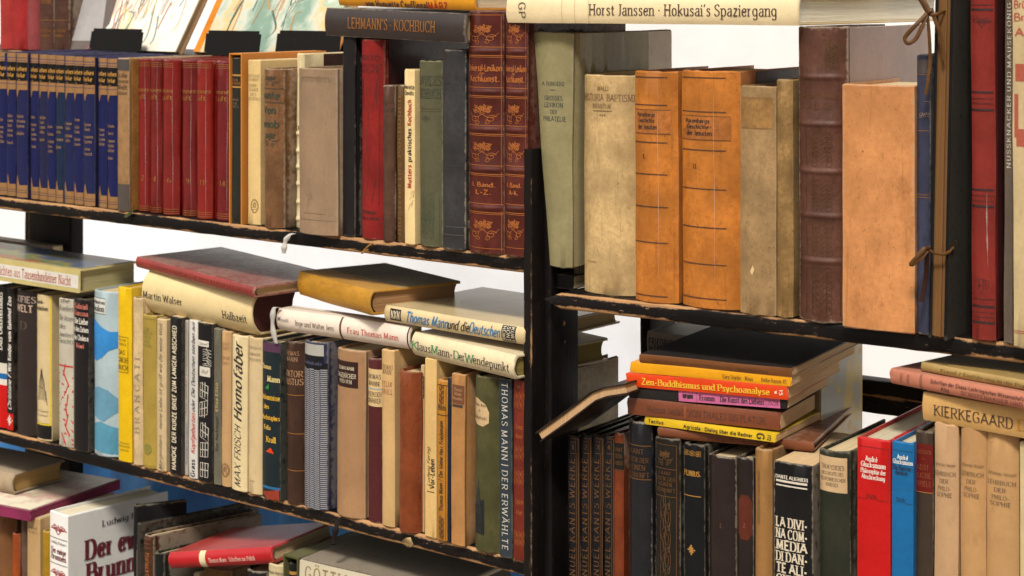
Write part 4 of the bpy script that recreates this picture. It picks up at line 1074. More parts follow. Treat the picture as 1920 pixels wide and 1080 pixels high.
B(489, 523, 641, 'dark teal spine with yellow, white and orange jumbled words', c=(26, 52, 58), k='paper', coat=.5, b=.06, d=-.008, D=.13, deco=[('band', 643, 660, (92, 60, 84)), ('h', 'Thomas', 688, .55, 8, (226, 196, 120), 'serifb', -.4), ('h', 'Mann', 710, .6, 10, (226, 206, 140), 'serifb', .35), ('poly', [(-.6, 730), (-.1, 720), (-.1, 730)], (50, 140, 70)), ('h', 'Bekenntnisse', 745, .95, 9, (226, 176, 50), 'serifb'), ('h', 'des', 763, .3, 8, (226, 176, 50), 'serifb', -.4), ('h', 'Hochstaplers', 783, .95, 8, (226, 176, 50), 'serifb'), ('h', 'Felix', 802, .4, 8, (216, 180, 80), 'serifb', -.3), ('h', 'Krull', 824, .5, 10, (230, 180, 50), 'serifb', .1), ('poly', [(-.5, 848), (.1, 839), (.45, 850)], (226, 84, 36)), ('poly', [(-1, 925), (.9, 916), (.95, 946), (-.3, 936)], (150, 64, 42)), ('band', 912, 917, (50, 110, 150))])
B(524, 563, 641, 'brown leather spine with gilt rules left of the blue weave book', c=(86, 58, 44), k='leather', var=.2, coat=.4, b=.2, d=-.004, D=.13, wear=.3, deco=[('h', 'THOMAS', 662, .7, 8, (160, 120, 88), 'serif'), ('h', 'MANN', 673, .6, 8, (160, 120, 88), 'serif'), ('h', 'DOKTOR', 700, .9, 11, (186, 142, 104), 'serif'), ('h', 'FAUSTUS', 715, .92, 11, (186, 142, 104), 'serif'), ('line', 740, 1.5, GOLD2), ('line', 812, 1.5, GOLD2), ('line', 881, 1.5, GOLD2), ('line', 950, 1, GOLD2)])
# woven blue and white book
_st = []
for k in range(74):
    y = 692 + k * 3.75
    for j in range(5):
        xa = -.98 + .4 * j
        _st.append(('line', y + (1.6 if j % 2 else 0), 1.9, (164, 162, 164), xa, xa + .36))
B(563.5, 607, 641, 'blue and white striped weave book with dark title band', c=(52, 60, 96), k='cloth', b=.12, d=-.006, D=.14, coat=.15, deco=[('band', 645, 666, (176, 172, 164), -1, 1, 'paper'), ('band', 666, 692, (28, 30, 44)), ('h', 'Buddenbrooks', 680, .7, 6, (90, 94, 120), 'serif')] + _st)
B(623, 676, 656, 'pale linen book with dark brown title panel', c=(186, 146, 108), k='cloth', var=.1, b=.12, d=-.004, D=.14, groove=1, deco=[('band', 677, 726, (70, 44, 36), -.9, .68), ('h', 'THOMAS MANN', 690, .58, 6, (226, 208, 180), 'serif', -.1), ('h', 'TAGEBÜCHER', 704, .68, 8, (226, 208, 180), 'serif', -.1), ('h', '1933-1934', 715, .45, 7, (226, 208, 180), 'serif', -.1)])
B(687, 713, 673, 'plum cloth book with cream title section', c=(104, 46, 46), k='cloth', var=.14, b=.12, d=0, D=.13, deco=[('band', 692, 762, (214, 186, 138)), ('h', 'THOMAS', 706, .9, 8, INK, 'serif'), ('h', 'MANN', 719, .75, 8, INK, 'serif'), ('line', 729, 2, (130, 170, 180)), ('h', 'JOSEPH.DER', 739, .95, 8, INK, 'serif'), ('h', 'ERNÄHRER', 751, .92, 8, INK, 'serif')])
B(714, 738, 656, 'tall cream book with brown capitals left of the orange leather one', c=(216, 180, 128), k='paper', b=.08, d=-.002, D=.14, deco=[('h', 'THOMAS', 688, .9, 8, (90, 74, 54), 'caps'), ('h', 'MANN', 697, .7, 8, (90, 74, 54), 'caps'), ('h', 'FELIX', 720, .8, 9, (150, 60, 44), 'caps'), ('h', 'KRULL', 734, .85, 9, (150, 60, 44), 'caps')])
B(739, 778, 697, 'glossy orange-red leather book on the middle shelf', c=(148, 78, 38), k='leather', var=.22, coat=.5, b=.2, d=-.006, D=.13, wear=.2, side=((190, 78, 32), 'leather', .003), pg=(206, 178, 130))
B(786, 795.5, 684, 'thin cream spine with brown label behind the cream booklet', c=(206, 178, 134), k='paper', hard=0, b=.05, d=.006, D=.12, deco=[('band', 705, 746, (110, 66, 40), -.8, .9), ('u', 'Felix Krull', 744, 708, .5, (206, 170, 120), 'serif')])
B(796, 818, 672, 'cream booklet with two black upright title lines low on the spine', c=(232, 196, 134), k='paper', hard=0, b=.02, d=-.002, D=.13, deco=[('u', 'Ludwig Fertig', 912, 840, .25, INK, 'ital', -.35), ('u', 'Vor-Leben', 915, 860, .36, INK, 'sansb', .3), ('u', '|', 921, 923, .5, INK, 'sans')])
B(818.5, 838, 713, 'ochre yellow book with black blackletter and framed ornament', c=(196, 138, 54), k='cloth', var=.14, b=.06, d=-.004, D=.12, deco=[('u', 'Thomas Mann / Der kleine Herr Friedemann', 958, 790, .36, (50, 34, 22), 'frak', -.15), ('vline', .72, .04, 722, 1012, (54, 36, 22)), ('orn', 'vine', 722, 758, (44, 32, 22), -.9, .6, .1), ('h', 'Bibb', 764, .7, 9, (44, 32, 22), 'frak', -.1), ('orn', 'vine', 970, 1010, (44, 32, 22), -.9, .6, .1), ('line', 722, 1.4, (44, 32, 22)), ('line', 778, 1.4, (44, 32, 22))])
B(838.5, 844.5, 708, 'very thin dark blue spine beside the ochre book', c=(40, 46, 62), k='cloth', hard=0, b=.02, d=-.004, D=.12)
B(845, 870, 701, 'tan book with square brown title label near the top', c=(196, 146, 92), k='cloth', var=.14, b=.04, d=-.006, D=.13, deco=[('band', 722, 757, (124, 84, 60), -.9, .9), ('h', 'Thomas', 730, .6, 6, (190, 140, 100), 'serif'), ('h', 'Mann', 738, .5, 6, (190, 140, 100), 'serif'), ('h', 'Novellen', 747, .7, 5, (190, 140, 100), 'serif'), ('line', 761, 5, (60, 50, 44), -.9, .7)])
B(881, 929, 706, 'olive green book with oval label and dark gabled house', c=(98, 94, 56), k='cloth', var=.3, coat=.3, b=.16, d=-.006, D=.14, deco=[('poly', [(-1, 750), (-.5, 748), (.2, 758), (.42, 772), (.4, 792), (.0, 800), (-.6, 798), (-1, 792)], (206, 178, 138)), ('h', 'Thomas Mann', 760, .55, 6, INK, 'ital', -.35), ('h', '&', 771, .06, 5, INK, 'ital', -.35), ('h', 'Buddenbrooks', 784, .6, 7, INK, 'ital', -.35), ('orn', 'house', 900, 1004, (32, 38, 44), -.95, .15, .16), ('poly', [(-.9, 950), (.1, 936), (.12, 1003), (-.85, 1002)], (44, 50, 46), .0002)])
B(934, 958, 711, 'slate-blue cloth book with pale capitals running down', c=(66, 76, 82), k='cloth', var=.16, b=.08, d=-.006, D=.13, deco=[('d', 'THOMAS MANN | DER ERWÄHLTE', 718, 1032, .42, (206, 200, 186), 'caps', .1)])
B(959, 984, 713, 'red-brown book with gilt scroll friezes half hidden by the post', c=(132, 52, 34), k='leather', var=.2, coat=.5, b=.06, d=-.004, D=.16, wear=.15, side=((176, 156, 120), 'vellum', .02), deco=[('orn', 'knot', 733, 768, COPPER, -.9, .9, .05), ('orn', 'knot', 834, 864, COPPER, -.9, .9, .05), ('orn', 'knot', 880, 910, COPPER, -.9, .9, .05), ('h', 'Thomas', 800, .6, 9, COPPER, 'ital'), ('h', 'Mann', 817, .5, 9, COPPER, 'ital'), ('h', 'Tägliche', 940, .62, 9, COPPER, 'ital'), ('h', 'Arbeit', 960, .5, 9, COPPER, 'ital'), ('orn', 'knot', 994, 1024, COPPER, -.9, .9, .05), ('orn', 'crest', 720, 730, COPPER, -.4, .4)])

# ------------------------------------------------------------------ lying on the middle left row
r1, S1_ = lay(UL, -150, 462, 502, 149, 550, 'big film-wrapped story book with white spine and oriental cover, lying flat at left', dL=-.01, dR=-.006, xB=258, c=(206, 190, 130), k='paper', coat=1.0, b=.0, pg=(200, 190, 140), deco=[('band', -140, 147, (226, 220, 208), -.52, .62), ('u', 'Geschichten aus Tausendundeiner Nacht', -22, 133, .38, (176, 70, 50), 'serif', .05)])
w_, h_, D_ = r1['_dim']
slab('cover_picture', r1, (-w_ / 2 - .0006, .006, .004), (-w_ / 2 - .0001, D_ - .004, h_ - .004), picture_mat('orient'))
lay(UL, -60, 452, 466, 121, 448, 'thin grey book lying in front of the rear post, nearer of two', dL=.2, dR=.2, D=.02, c=(170, 152, 134), k='paper', hard=0, b=0, flat=1)
lay(UL, -60, 440, 451, 97, 442, 'thin grey book lying in front of the rear post, farther of two', dL=.225, dR=.225, D=.02, c=(160, 142, 126), k='paper', hard=0, b=0, flat=1)
lay(UL, 264.5, 506, 586, 471, 631, 'thick cream novel lying flat with black serif names', dL=.002, dR=-.010, xB=566, c=(226, 204, 156), k='paper', coat=.25, b=.16, pg=(86, 34, 26), var=.06, z=1.1240, deco=[('u', 'Martin Walser', 268, 341, .15, INK, 'serif', .1), ('u', 'Halbzeit', 416, 461, .17, INK, 'serif', .28)])
lay(UL, 253, 474, 498, 475, 557, 'thin red picture album under glossy film on top of the cream novel', dL=.010, dR=-.022, xB=640, tf=.82, c=(156, 48, 40), k='leather', var=.15, coat=1.0, b=.12, pg=(216, 184, 134), z=1.1752, deco=[('u', 'GOETHE EIN BILDERBUCH', 285, 462, .34, ('g', (170, 92, 70)), 'caps')])
lay(UL, 517, 582, 622, 767, 660, 'white two-part spine lying flat with red title', dL=0, dR=0, xB=800, c=(228, 212, 196), k='paper', coat=.2, b=.14, var=.03, wear=.05, z=1.1305, deco=[('u', 'Inge und Walter Jens', 554, 626, .22, (112, 94, 82), 'serif', .05), ('u', 'Frau Thomas Mann', 651, 747, .24, (192, 74, 50), 'serif', .05), ('band', 636, 639.5, (110, 70, 56)), ('band', 763, 766.8, (84, 34, 30)), ('u', 'rowohlt', 527, 541, .16, (170, 160, 152), 'sansb', -.05), ('band', 521, 526, (140, 132, 128), -.25, .05)])
lay(UL, 556, 512, 556, 692, 602, 'yellow vellum-backed thick book with dark grey boards lying askew', dL=.03, dR=-.018, xB=864, c=(200, 150, 56), k='leather', var=.12, coat=.05, b=.1, pg=(170, 128, 84), z=1.1655, side=((176, 158, 126), 'cloth', .035), scoat=.05, wear=.2, flat=1)
lay(UL, 719, 573, 603, 983, 649, 'flat cream book with big blue and black brush title', dL=0, dR=-.006, xB=1163, c=(216, 194, 150), k='paper', coat=.8, b=.12, z=1.1585, pg=(196, 170, 120), deco=[('band', 731, 751, (36, 32, 30), -.72, .72), ('u', 'NXN', 733, 749, .5, (220, 204, 170), 'sansb'), ('u', 'Thomas Mann', 760, 838, .62, (28, 116, 168), 'italb'), ('u', 'und die', 839, 878, .56, (28, 24, 24), 'italb'), ('u', 'Deutschen', 879, 936, .62, (28, 116, 168), 'italb'), ('band', 940, 966, (40, 36, 36), -.95, .95), ('h', 'KURT', 961, .85, 6, (222, 208, 180), 'sans'), ('h', 'SONT', 953, .85, 6, (222, 208, 180), 'sans'), ('h', 'HEIME', 945, .85, 6, (222, 208, 180), 'sans')])
lay(UL, 770, 616, 659, 962, 706, 'thick cream novel lying flat with green and brown condensed title', dL=0, dR=-.02, xB=1140, c=(222, 206, 172), k='paper', coat=.2, b=.14, z=1.1275, pg=(150, 132, 66), deco=[('u', 'K', 772, 783, .34, (80, 140, 84), 'serif', .05), ('u', 'laus', 783, 807, .34, (78, 64, 50), 'serif', .05), ('u', 'M', 808, 821, .34, (80, 140, 84), 'serif', .05), ('u', 'ann-', 822, 848, .34, (78, 64, 50), 'serif', .05), ('u', 'D', 850, 860, .34, (80, 140, 84), 'serif', .05), ('u', 'er', 861, 871, .34, (78, 64, 50), 'serif', .05), ('u', 'W', 872, 887, .34, (80, 140, 84), 'serif', .05), ('u', 'endepunkt', 887, 954, .34, (78, 64, 50), 'serif', .05)])

# ------------------------------------------------------------------ lowest left shelf
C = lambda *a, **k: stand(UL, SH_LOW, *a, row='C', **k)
C(-12, 19, 968, 'brown book at the left edge of the lowest shelf', c=(150, 104, 64), k='cloth', d=.0)
C(19, 32, 1000, 'orange-brown spine on the lowest shelf', c=(176, 90, 36), k='cloth', d=-.004, D=.12)
C(33, 49, 974, 'grey-brown marbled spine on the lowest shelf', c=(120, 94, 78), k='leather', d=0)
C(50, 74, 970, 'pale tan paperback left of the yellow spine on the lowest shelf', c=(206, 172, 124), k='paper', hard=0, b=.04, d=-.004, deco=[('h', 'ROMANE', 990, .7, 4, (120, 96, 70), 'caps'), ('h', 'DER WELT', 998, .7, 4, (120, 96, 70), 'caps')])
C(75, 89, 996, 'mustard yellow spine beside the white house-book', c=(190, 150, 40), k='cloth', d=-.004, D=.12)
rC, SC = C(90.5, 128, 962, 'white anthology with bold maroon title on spine and cover', c=(232, 222, 216), k='paper', coat=.25, b=.02, d=-.01, D=.15, yaw=-4, kf=1.12, hard=1, groove=0, wear=.02, var=.03, pg=(236, 224, 196), deco=[('line', 1010, 1.2, INK, -.95, .95), ('line', 1058, 1.2, INK, -.95, .95), ('h', 'Ludwig Reiners', 1018, .85, 5, GREY, 'serif'), ('h', 'Der ewige', 1033, .8, 10, (110, 26, 44), 'serifb'), ('h', 'Brunnen', 1045, .8, 10, (110, 26, 44), 'serifb'), ('orn', 'crest', 980, 1004, (156, 30, 40), -.9, .9, .2), ('orn', 'crest', 1064, 1086, (156, 30, 40), -.9, .9, .2)])
wC, hC, DC = rC['_dim']
def side_text(root, w, h, S_, y0, y1, ztop, cap, sty, col):
    """lettering on the right-hand cover"""
    qs, wid = text_quads(S_, sty); I = Ink()
    for k, q in qs:
        I.quad([Vector((w / 2 + .0008 + .00001 * k, y0 + x * (y1 - y0) / wid, h - ztop - cap + y * cap)) for x, y in q])
    I.build('lettering', inkm(col), root)['kind'] = 'stuff'
side_text(rC, wC, hC, 'Ludwig Reiners', .05, .135, .016, .007, 'serif', INK)
side_text(rC, wC, hC, 'Der ewige', .026, .138, .036, .023, 'didone', (110, 26, 44))
side_text(rC, wC, hC, 'Brunnen', .028, .128, .065, .023, 'didone', (110, 26, 44))
side_text(rC, wC, hC, 'Ein Hausbuch deutscher', .016, .150, .096, .008, 'serif', INK)
_last['C'] = UL.at(236, 0, .0)[0]
C(246, 255.5, 946, 'black cloth book behind the dark slipcased set on the lowest shelf', c=(34, 30, 34), k='cloth', d=.004, D=.062, yaw=-30, pg=(190, 176, 140))
C(256.5, 264, 981, 'slim black board case in clear film on the lowest shelf', c=(30, 26, 24), k='paper', coat=.8, d=-.004, D=.16, b=.0, yaw=-13)
C(265, 284, 1003, 'brown leather-ridged book with hexagon-patterned boards', c=(104, 64, 40), k='leather', coat=.3, d=-.006, D=.15, yaw=-13, ribs=(1012, 1020, 1028), side=((138, 98, 70), 'paper', .02), deco=[('d', 'THOMAS', 1035, 1080, .5, COPPER, 'serif')])
C(285, 303, 1037, 'dark green-black book beneath the red flat book on the lowest shelf', c=(30, 36, 30), k='cloth', d=-.012, D=.13, yaw=-8, pg=(180, 160, 120))
C(312, 338, 1068, 'black leather spine below the red flat book, left one', c=(24, 22, 22), k='leather', d=.03, D=.13)
C(340, 366, 1072, 'cream spine below the red flat book', c=(206, 190, 160), k='paper', d=.03, D=.13)
C(368, 420, 1066, 'tan broad book with gold head band under the red flat book', c=(150, 116, 76), k='cloth', d=.03, D=.13)
C(452, 490, 1070, 'dark grey spine left of the cream author spine', c=(48, 46, 48), k='leather', d=.0, D=.12)
C(494, 529, 1058, 'cream spine with an author name at the bottom edge', c=(216, 200, 160), k='paper', d=.0, D=.12, deco=[('h', 'Hermann Hesse', 1073, .9, 6, INK, 'sans')])
slipcase(UL, SH_LOW, 531, 559, 1043, 'olive green slipcase beside the cream boxed comedy', (92, 92, 50), .0, .17, .002)
C(538, 553, 1056, 'dark book inside the olive green slipcase', c=(30, 30, 26), k='cloth', d=.004, D=.15, deco=[('line', 1074, 6, GOLD)])
rG, SG = lay(UL, 560, 1050, 1140, 829, 1170, 'cream boxed classic with gold-brown capitals lying at the bottom edge', dL=-.01, dR=.004, xB=965, flat=1, c=(206, 196, 172), k='paper', b=.01, tb=.004, pg=(90, 84, 76), var=.04, deco=[('u', 'GÖTTLICHE KOMÖDIE', 572, 815, .29, (150, 124, 72), 'caps', -.52)])
wG, hG, DG = rG['_dim']
slab('top_panel', rG, (-wG / 2 - .0012, .003, .0008), (-wG / 2 - .0002, DG, hG - .0008), cover_mat((122, 112, 98), 'cloth'))
lay(UL, 317, 1038, 1068, 512, 1058, 'red flat book with cream stripe and small white title, tilted', dL=-.02, dR=.0, xB=630, tf=1.0, c=(186, 22, 36), k='paper', coat=.6, b=.16, pg=(206, 186, 146), deco=[('band', 376, 387, (226, 212, 176)), ('u', 'Thomas Mann   Schriften zur Politik', 393, 480, .26, (236, 206, 190), 'serif', .15)])
lay(UL, -120, 905, 942, 22, 945, 'pale grey cloth book lying flat at the left of the lowest shelf', dL=.0, dR=.012, xB=122, flat=1, c=(176, 156, 130), k='cloth', b=.12, pg=(196, 158, 96), z=.8605)
rM, _ = lay(UL, -60, 930, 949, 57, 968, 'mauve-edged floral booklet lying flat on the lowest row', dL=-.03, dR=-.012, xB=226, c=(150, 56, 96), k='cloth', b=0.0, hard=0, flat=1, z=.8455, pg=(150, 52, 92))
wM, hM, DM = rM['_dim']
slab('cover_picture', rM, (-wM / 2 - .0008, .004, .003), (-wM / 2 - .0002, DM - .003, hM - .003), picture_mat('floral'))

lay(UL, -90, 836, 880, 50, 884, 'pale green and pink booklet deep behind the flat grey cloth book', dL=.17, dR=.17, D=.02, flat=1, c=(196, 206, 176), k='paper', b=.0, deco=[('band', -40, 12, (214, 120, 104), -.6, .3), ('band', 18, 30, (206, 150, 140), -.9, -.5)])

# ------------------------------------------------------------------ upper right shelf
Dd = lambda *a, **k: stand(UR, SR_TOP, *a, row='D', **k)
lay(UR, 1029, 510, 536, 1075, 545, 'black booklet lying under the leaning green lexikon', dL=.022, dR=.022, D=.12, flat=1, z=SR_TOP + .0003, c=(22, 18, 18), k='paper', hard=0, b=0)
stand(UR, SR_TOP, 1027, 1069, 61, 'leaning grey-green philately lexikon in film beside the post', c=(158, 148, 110), k='cloth', var=.16, coat=.75, b=.1, d=.004, D=.15, lift=.0235, taper=.020, wear=.3,
      deco=[('h', 'A. BUNGERZ', 157, .62, 7, (58, 66, 66), 'serif', 0), ('line', 169, 1, (58, 66, 66), -.15, .15), ('h', 'GROSSES', 184, .52, 8, (58, 66, 66), 'serif'), ('h', 'LEXIKON', 197, .54, 8, (58, 66, 66), 'serif'), ('h', 'DER', 210, .2, 7, (58, 66, 66), 'serif'), ('h', 'PHILATELIE', 223, .68, 8, (58, 66, 66), 'serif')])
Dd(1086, 1184, 141, 'mottled cream vellum book with brown Latin title', c=(206, 176, 128), k='vellum', var=.3, b=.1, d=.012, D=.15, coat=.08, deco=[('h', 'WALLI', 166, .22, 7, (110, 78, 48), 'serif', -.1), ('h', 'HISTORIA  BAPTISMI', 183, .97, 12, (124, 90, 56), 'serif'), ('h', 'INFANTUM', 199, .36, 8, (124, 90, 56), 'serif', -.15), ('line', 208, 1.6, (130, 98, 62), -.5, .25), ('h', '***', 216, .12, 5, (110, 80, 50), 'serif', -.1), ('line', 493, 1, (140, 108, 70), -.8, -.35)])
def jesuit(a, b_, yT, lab, ys, yt, num, ynum, group):
    L_ = (70, 42, 26)
    dec = [('line', y, 2.0, L_, -.97, .62) for y in ys] + [('line', yt - 11, 1, L_, -.97, .75), ('line', yt + 34, 1, L_, -.97, .75)]
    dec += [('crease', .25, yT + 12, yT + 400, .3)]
    dec += [('band', yt - 10, yt + 33, (186, 120, 58), -.98, .75, 'vellum'), ('h', 'Harenbergs', yt - 2, .44, 8, (54, 34, 24), 'frakb', -.35), ('h', 'Geschichte', yt + 9, .4, 8, (54, 34, 24), 'frakb', -.33), ('h', 'der Jesuiten', yt + 21, .46, 9, (54, 34, 24), 'frakb', -.28), ('h', num, ynum, .08, 8, (60, 38, 26), 'serif', -.4)]
    Dd(a, b_, yT, lab, c=(198, 128, 54), k='vellum', var=.28, coat=.5, b=.1, d=.0, D=.15, deco=dec, wear=.1, group=group, side=((88, 56, 40), 'leather', .03))
jesuit(1185, 1266, 134, 'ochre vellum book with black rules and Roman numeral one', [145, 197, 267, 327, 388, 455, 555], 217, 'I.', 294, 'pair of ochre vellum volumes')
jesuit(1271, 1382, 133, 'ochre vellum book with black rules and Roman numeral two', [146, 210, 282, 355, 427, 496, 560], 229, 'II.', 313, 'pair of ochre vellum volumes')
Dd(1384, 1452, 161, 'grey-brown worn paper book right of the ochre pair', c=(168, 138, 98), k='vellum', var=.3, coat=.6, b=.06, d=-.002, D=.13, deco=[('band', 182, 242, (166, 128, 78), -.95, .85, 'vellum'), ('line', 184, 1, (130, 100, 62), -.9, .8), ('line', 240, 1, (130, 100, 62), -.9, .8), ('poly', [(-.35, 510), (-.2, 498), (-.1, 505), (-.22, 517)], (230, 200, 150))])
Dd(1455, 1486, 149, 'narrow mottled tan book beside the tall ribbed leather one', c=(160, 128, 82), k='vellum', var=.5, b=.1, d=.0, D=.13, coat=.1)
rbs = [145, 233, 322, 405, 490]
Dd(1490, 1583, 50, 'tall dark brown leather book with raised bands in film', c=(106, 70, 56), k='leather', var=.35, coat=.35, b=.14, d=-.004, D=.2, ribs=rbs, side=((166, 138, 126), 'film', .004), scoat=.5,
   deco=[('orn', 'vine', 82, 130, ('g', (112, 84, 50)), .1, .85, .05), ('h', 'ANATOMIE', 180, .7, 8, ('g', (120, 82, 52)), 'serif'), ('h', 'ATLAS', 200, .5, 8, ('g', (120, 82, 52)), 'serif'), ('orn', 'panel', 250, 312, ('g', (112, 80, 48)), -.6, .8, .04), ('orn', 'panel', 340, 395, ('g', (112, 80, 48)), -.6, .8, .04), ('orn', 'panel', 420, 480, ('g', (112, 80, 48)), -.6, .8, .04), ('orn', 'panel', 505, 590, ('g', (100, 70, 42)), -.6, .8, .04)])
Dd(1577, 1712, 159, 'broad peach-tan leather book with a pale streak', c=(208, 148, 96), k='vellum', var=.2, coat=.35, b=.04, d=-.012, D=.13, wear=.5, deco=[])
Dd(1713.5, 1743, 101, 'slate-blue gilt-lined book beside the black portfolio', c=(68, 70, 92), k='leather', var=.25, coat=.7, b=.1, d=-.006, D=.13, deco=[('line', 140, 1, GOLD2), ('line', 245, 1, GOLD2), ('band', 112, 138, (96, 86, 84), -1, 1), ('h', 'ges', 213, .8, 10, (150, 120, 100), 'ital', .2), ('line', 190, 1, GOLD2, .2, .9), ('line', 365, 1, GOLD2), ('line', 370, 1, GOLD2)])
# black tied portfolio, fore-edge to the front
dP = -.014
sa, sb, sc_, sd = (UR.at(x, 0, dP)[0] for x in (1741, 1749, 1774, 1783))
hP = .32
pf = empty('portfolio', frame(UR, sa, dP, SR_TOP, Matrix.Rotation(radians(1.2), 4, 'Y'))); tag(pf, 'black tied portfolio with yellowed sheets, its open edge to the front', 'portfolio')
PB = cover_mat((12, 8, 9), 'cloth', .3, 0, .15)
slab('left_board', pf, (0, 0, 0), (.0022, .2, hP), PB)
slab('right_board', pf, (sd - sa - .003 - .0025, -.002, -.0), (sd - sa - .0025, .2, hP), PB)
NB = 7
for k in range(NB):   # loose sheets in bundles
    x0 = .0023 + (sd - sa - .0078) * k / NB; y0 = -.0005 + .0030 * random.random()
    slab('sheet_bundle', pf, (x0, y0, .002), (x0 + (sd - sa - .0078) / NB - .00004, .19, hP - .004 - .01 * random.random()), page_mat((122, 82, 36)))
_last['D'] = UR.at(1781, 0, dP)[0]
def tube(name, pts, r, mat, parent=None, flat=1.0, n=7):
    """round cord through smoothed points (world coordinates)"""
    P = []
    for i in range(len(pts) - 1):
        a, b_, c_, d_ = (Vector(pts[max(i - 1, 0)]), Vector(pts[i]), Vector(pts[i + 1]), Vector(pts[min(i + 2, len(pts) - 1)]))
        for k in range(7):
            u = k / 7
            P.append(.5 * (2 * b_ + (c_ - a) * u + (2 * a - 5 * b_ + 4 * c_ - d_) * u * u + (3 * b_ - a - 3 * c_ + d_) * u ** 3))
    P.append(Vector(pts[-1]))
    V, Fc = [], []
    for i, p in enumerate(P):
        t_ = (P[min(i + 1, len(P) - 1)] - P[max(i - 1, 0)]).normalized()
        sd_ = t_.cross(Vector((0, 1, .2))).normalized(); up = sd_.cross(t_)
        for k in range(n):
            a = 2 * pi * k / n
            V.append(p + sd_ * cos(a) * r + up * sin(a) * r * flat)
    for i in range(len(P) - 1):
        for k in range(n): Fc.append((i * n + k, i * n + (k + 1) % n, (i + 1) * n + (k + 1) % n, (i + 1) * n + k))
    Fc += [tuple(range(n)), tuple((len(P) - 1) * n + k for k in range(n))]
    o = link(name, mesh(name, V, Fc, 60), mat)
    if parent is not None:
        o.parent = parent; o.matrix_parent_inverse = parent.matrix_world.inverted()
    return o
LEATHER = cover_mat((112, 78, 40), 'leather', .3, 0, 0)
def wp(px, py, d): s_, z_ = UR.at(px, py, d); return UR.w(s_, d, z_)
f0 = dP - .006
tube('leather_tie', [wp(1777, 19, dP + .006), wp(1764, 24, f0), wp(1748, 28, f0 - .004), wp(1736, 24, f0)], .0016, LEATHER, pf, .6)
tube('leather_tie', [wp(1740, 22, f0 - .003), wp(1728, 36, f0 - .008), wp(1712, 52, f0 - .012), wp(1697, 70, f0 - .012), wp(1702, 81, f0 - .012), wp(1716, 74, f0 - .01), wp(1728, 52, f0 - .008), wp(1738, 28, f0 - .004)], .0019, LEATHER, pf, .5)
tube('leather_tie', [wp(1746, 16, f0 - .003), wp(1754, 40, f0 - .003), wp(1766, 75, f0 - .001), wp(1770, 112, f0)], .0019, LEATHER, pf, .5)
tube('leather_tie', [wp(1738, 22, f0 - .003), wp(1742, 60, f0 - .003), wp(1744, 110, f0 - .002), wp(1741, 142, f0 - .003), wp(1736, 178, f0 - .003)], .0016, LEATHER, pf, .5)
tube('leather_tie', [wp(1720, -14, f0 - .003), wp(1730, 2, f0 - .004), wp(1738, 16, f0 - .004), wp(1744, 24, f0 - .004)], .0030, LEATHER, pf, .7)
tube('leather_tie', [wp(1787, 464, dP + .006), wp(1772, 476, f0 - .001), wp(1752, 474, f0 - .002), wp(1740, 468, f0 - .003)], .0014, LEATHER, pf, .6)
tube('leather_tie', [wp(1742, 466, f0 - .003), wp(1732, 468, f0 - .008), wp(1720, 482, f0 - .01), wp(1708, 496, f0 - .01), wp(1724, 486, f0 - .009), wp(1738, 470, f0 - .004)], .0022, LEATHER, pf, .5)
tube('leather_tie', [wp(1738, 472, f0 - .002), wp(1736, 520, f0 + .001), wp(1727, 566, f0 - .001)], .0022, cover_mat((70, 34, 20), 'leather', .3, 0, 0), pf, .4)
bm = bmesh.new()
BRASS, t_, p_, _, _ = start('brass'); p_.inputs['Base Color'].default_value = (.75, .5, .16, 1); p_.inputs['Metallic'].default_value = 1; p_.inputs['Roughness'].default_value = .25
bm.free()
for (ex, ey) in ((1779, 18), (1788, 461)):
    c0 = wp(ex, ey, dP + .012)
    pts = [c0 + Vector((cos(a) * .0006, sin(a) * .0034, cos(a) * .0038)) for a in [2 * pi * k / 10 for k in range(11)]]
    tube('brass_eyelet', [q + Vector((.0006, -.0005, 0)) for q in pts], .0008, BRASS, pf)
Dd(1821, 1866, -90, 'red cloth book with black rule groups and scroll ornament', c=(142, 50, 40), k='cloth', var=.2, coat=.5, b=.1, d=-.008, D=.16, wear=.1, lift=.001, side=((90, 26, 26), 'cloth', .004),
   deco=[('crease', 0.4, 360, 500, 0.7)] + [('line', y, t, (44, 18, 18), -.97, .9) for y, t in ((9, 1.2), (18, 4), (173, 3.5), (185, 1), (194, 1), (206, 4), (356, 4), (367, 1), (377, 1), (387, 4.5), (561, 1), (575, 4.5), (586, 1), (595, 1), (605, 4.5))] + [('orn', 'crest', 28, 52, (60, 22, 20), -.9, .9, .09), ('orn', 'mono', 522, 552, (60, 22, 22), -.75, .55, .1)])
Dd(1882, 1899, -80, 'narrow grey-brown spine with pale capitals running up', c=(112, 98, 84), k='cloth', var=.15, b=.05, d=-.004, D=.15, deco=[('u', 'NUSSKNACKER UND MAUSEKÖNIG', 315, 4, .42, (206, 198, 186), 'caps', -.1), ('orn', 'vine', 330, 625, (92, 82, 70), -.8, .8, .06)])
Dd(1899.5, 1950, -80, 'cream cloth book with red blackletter at the right edge', c=(206, 184, 144), k='cloth', var=.12, coat=.3, b=.05, d=-.014, D=.15, deco=[('h', 'Brüder', 8, .9, 14, (176, 84, 62), 'frak', .05), ('h', 'Brief', 32, .9, 14, (176, 84, 62), 'frak', .05), ('h', 'Alle', 60, .8, 15, (176, 84, 62), 'frak', .05), ('u', 'Fl', 275, 135, .8, (176, 84, 62), 'frak', .1), ('line', 622, 1.4, (170, 60, 50)), ('line', 626, 1, (170, 60, 50))])
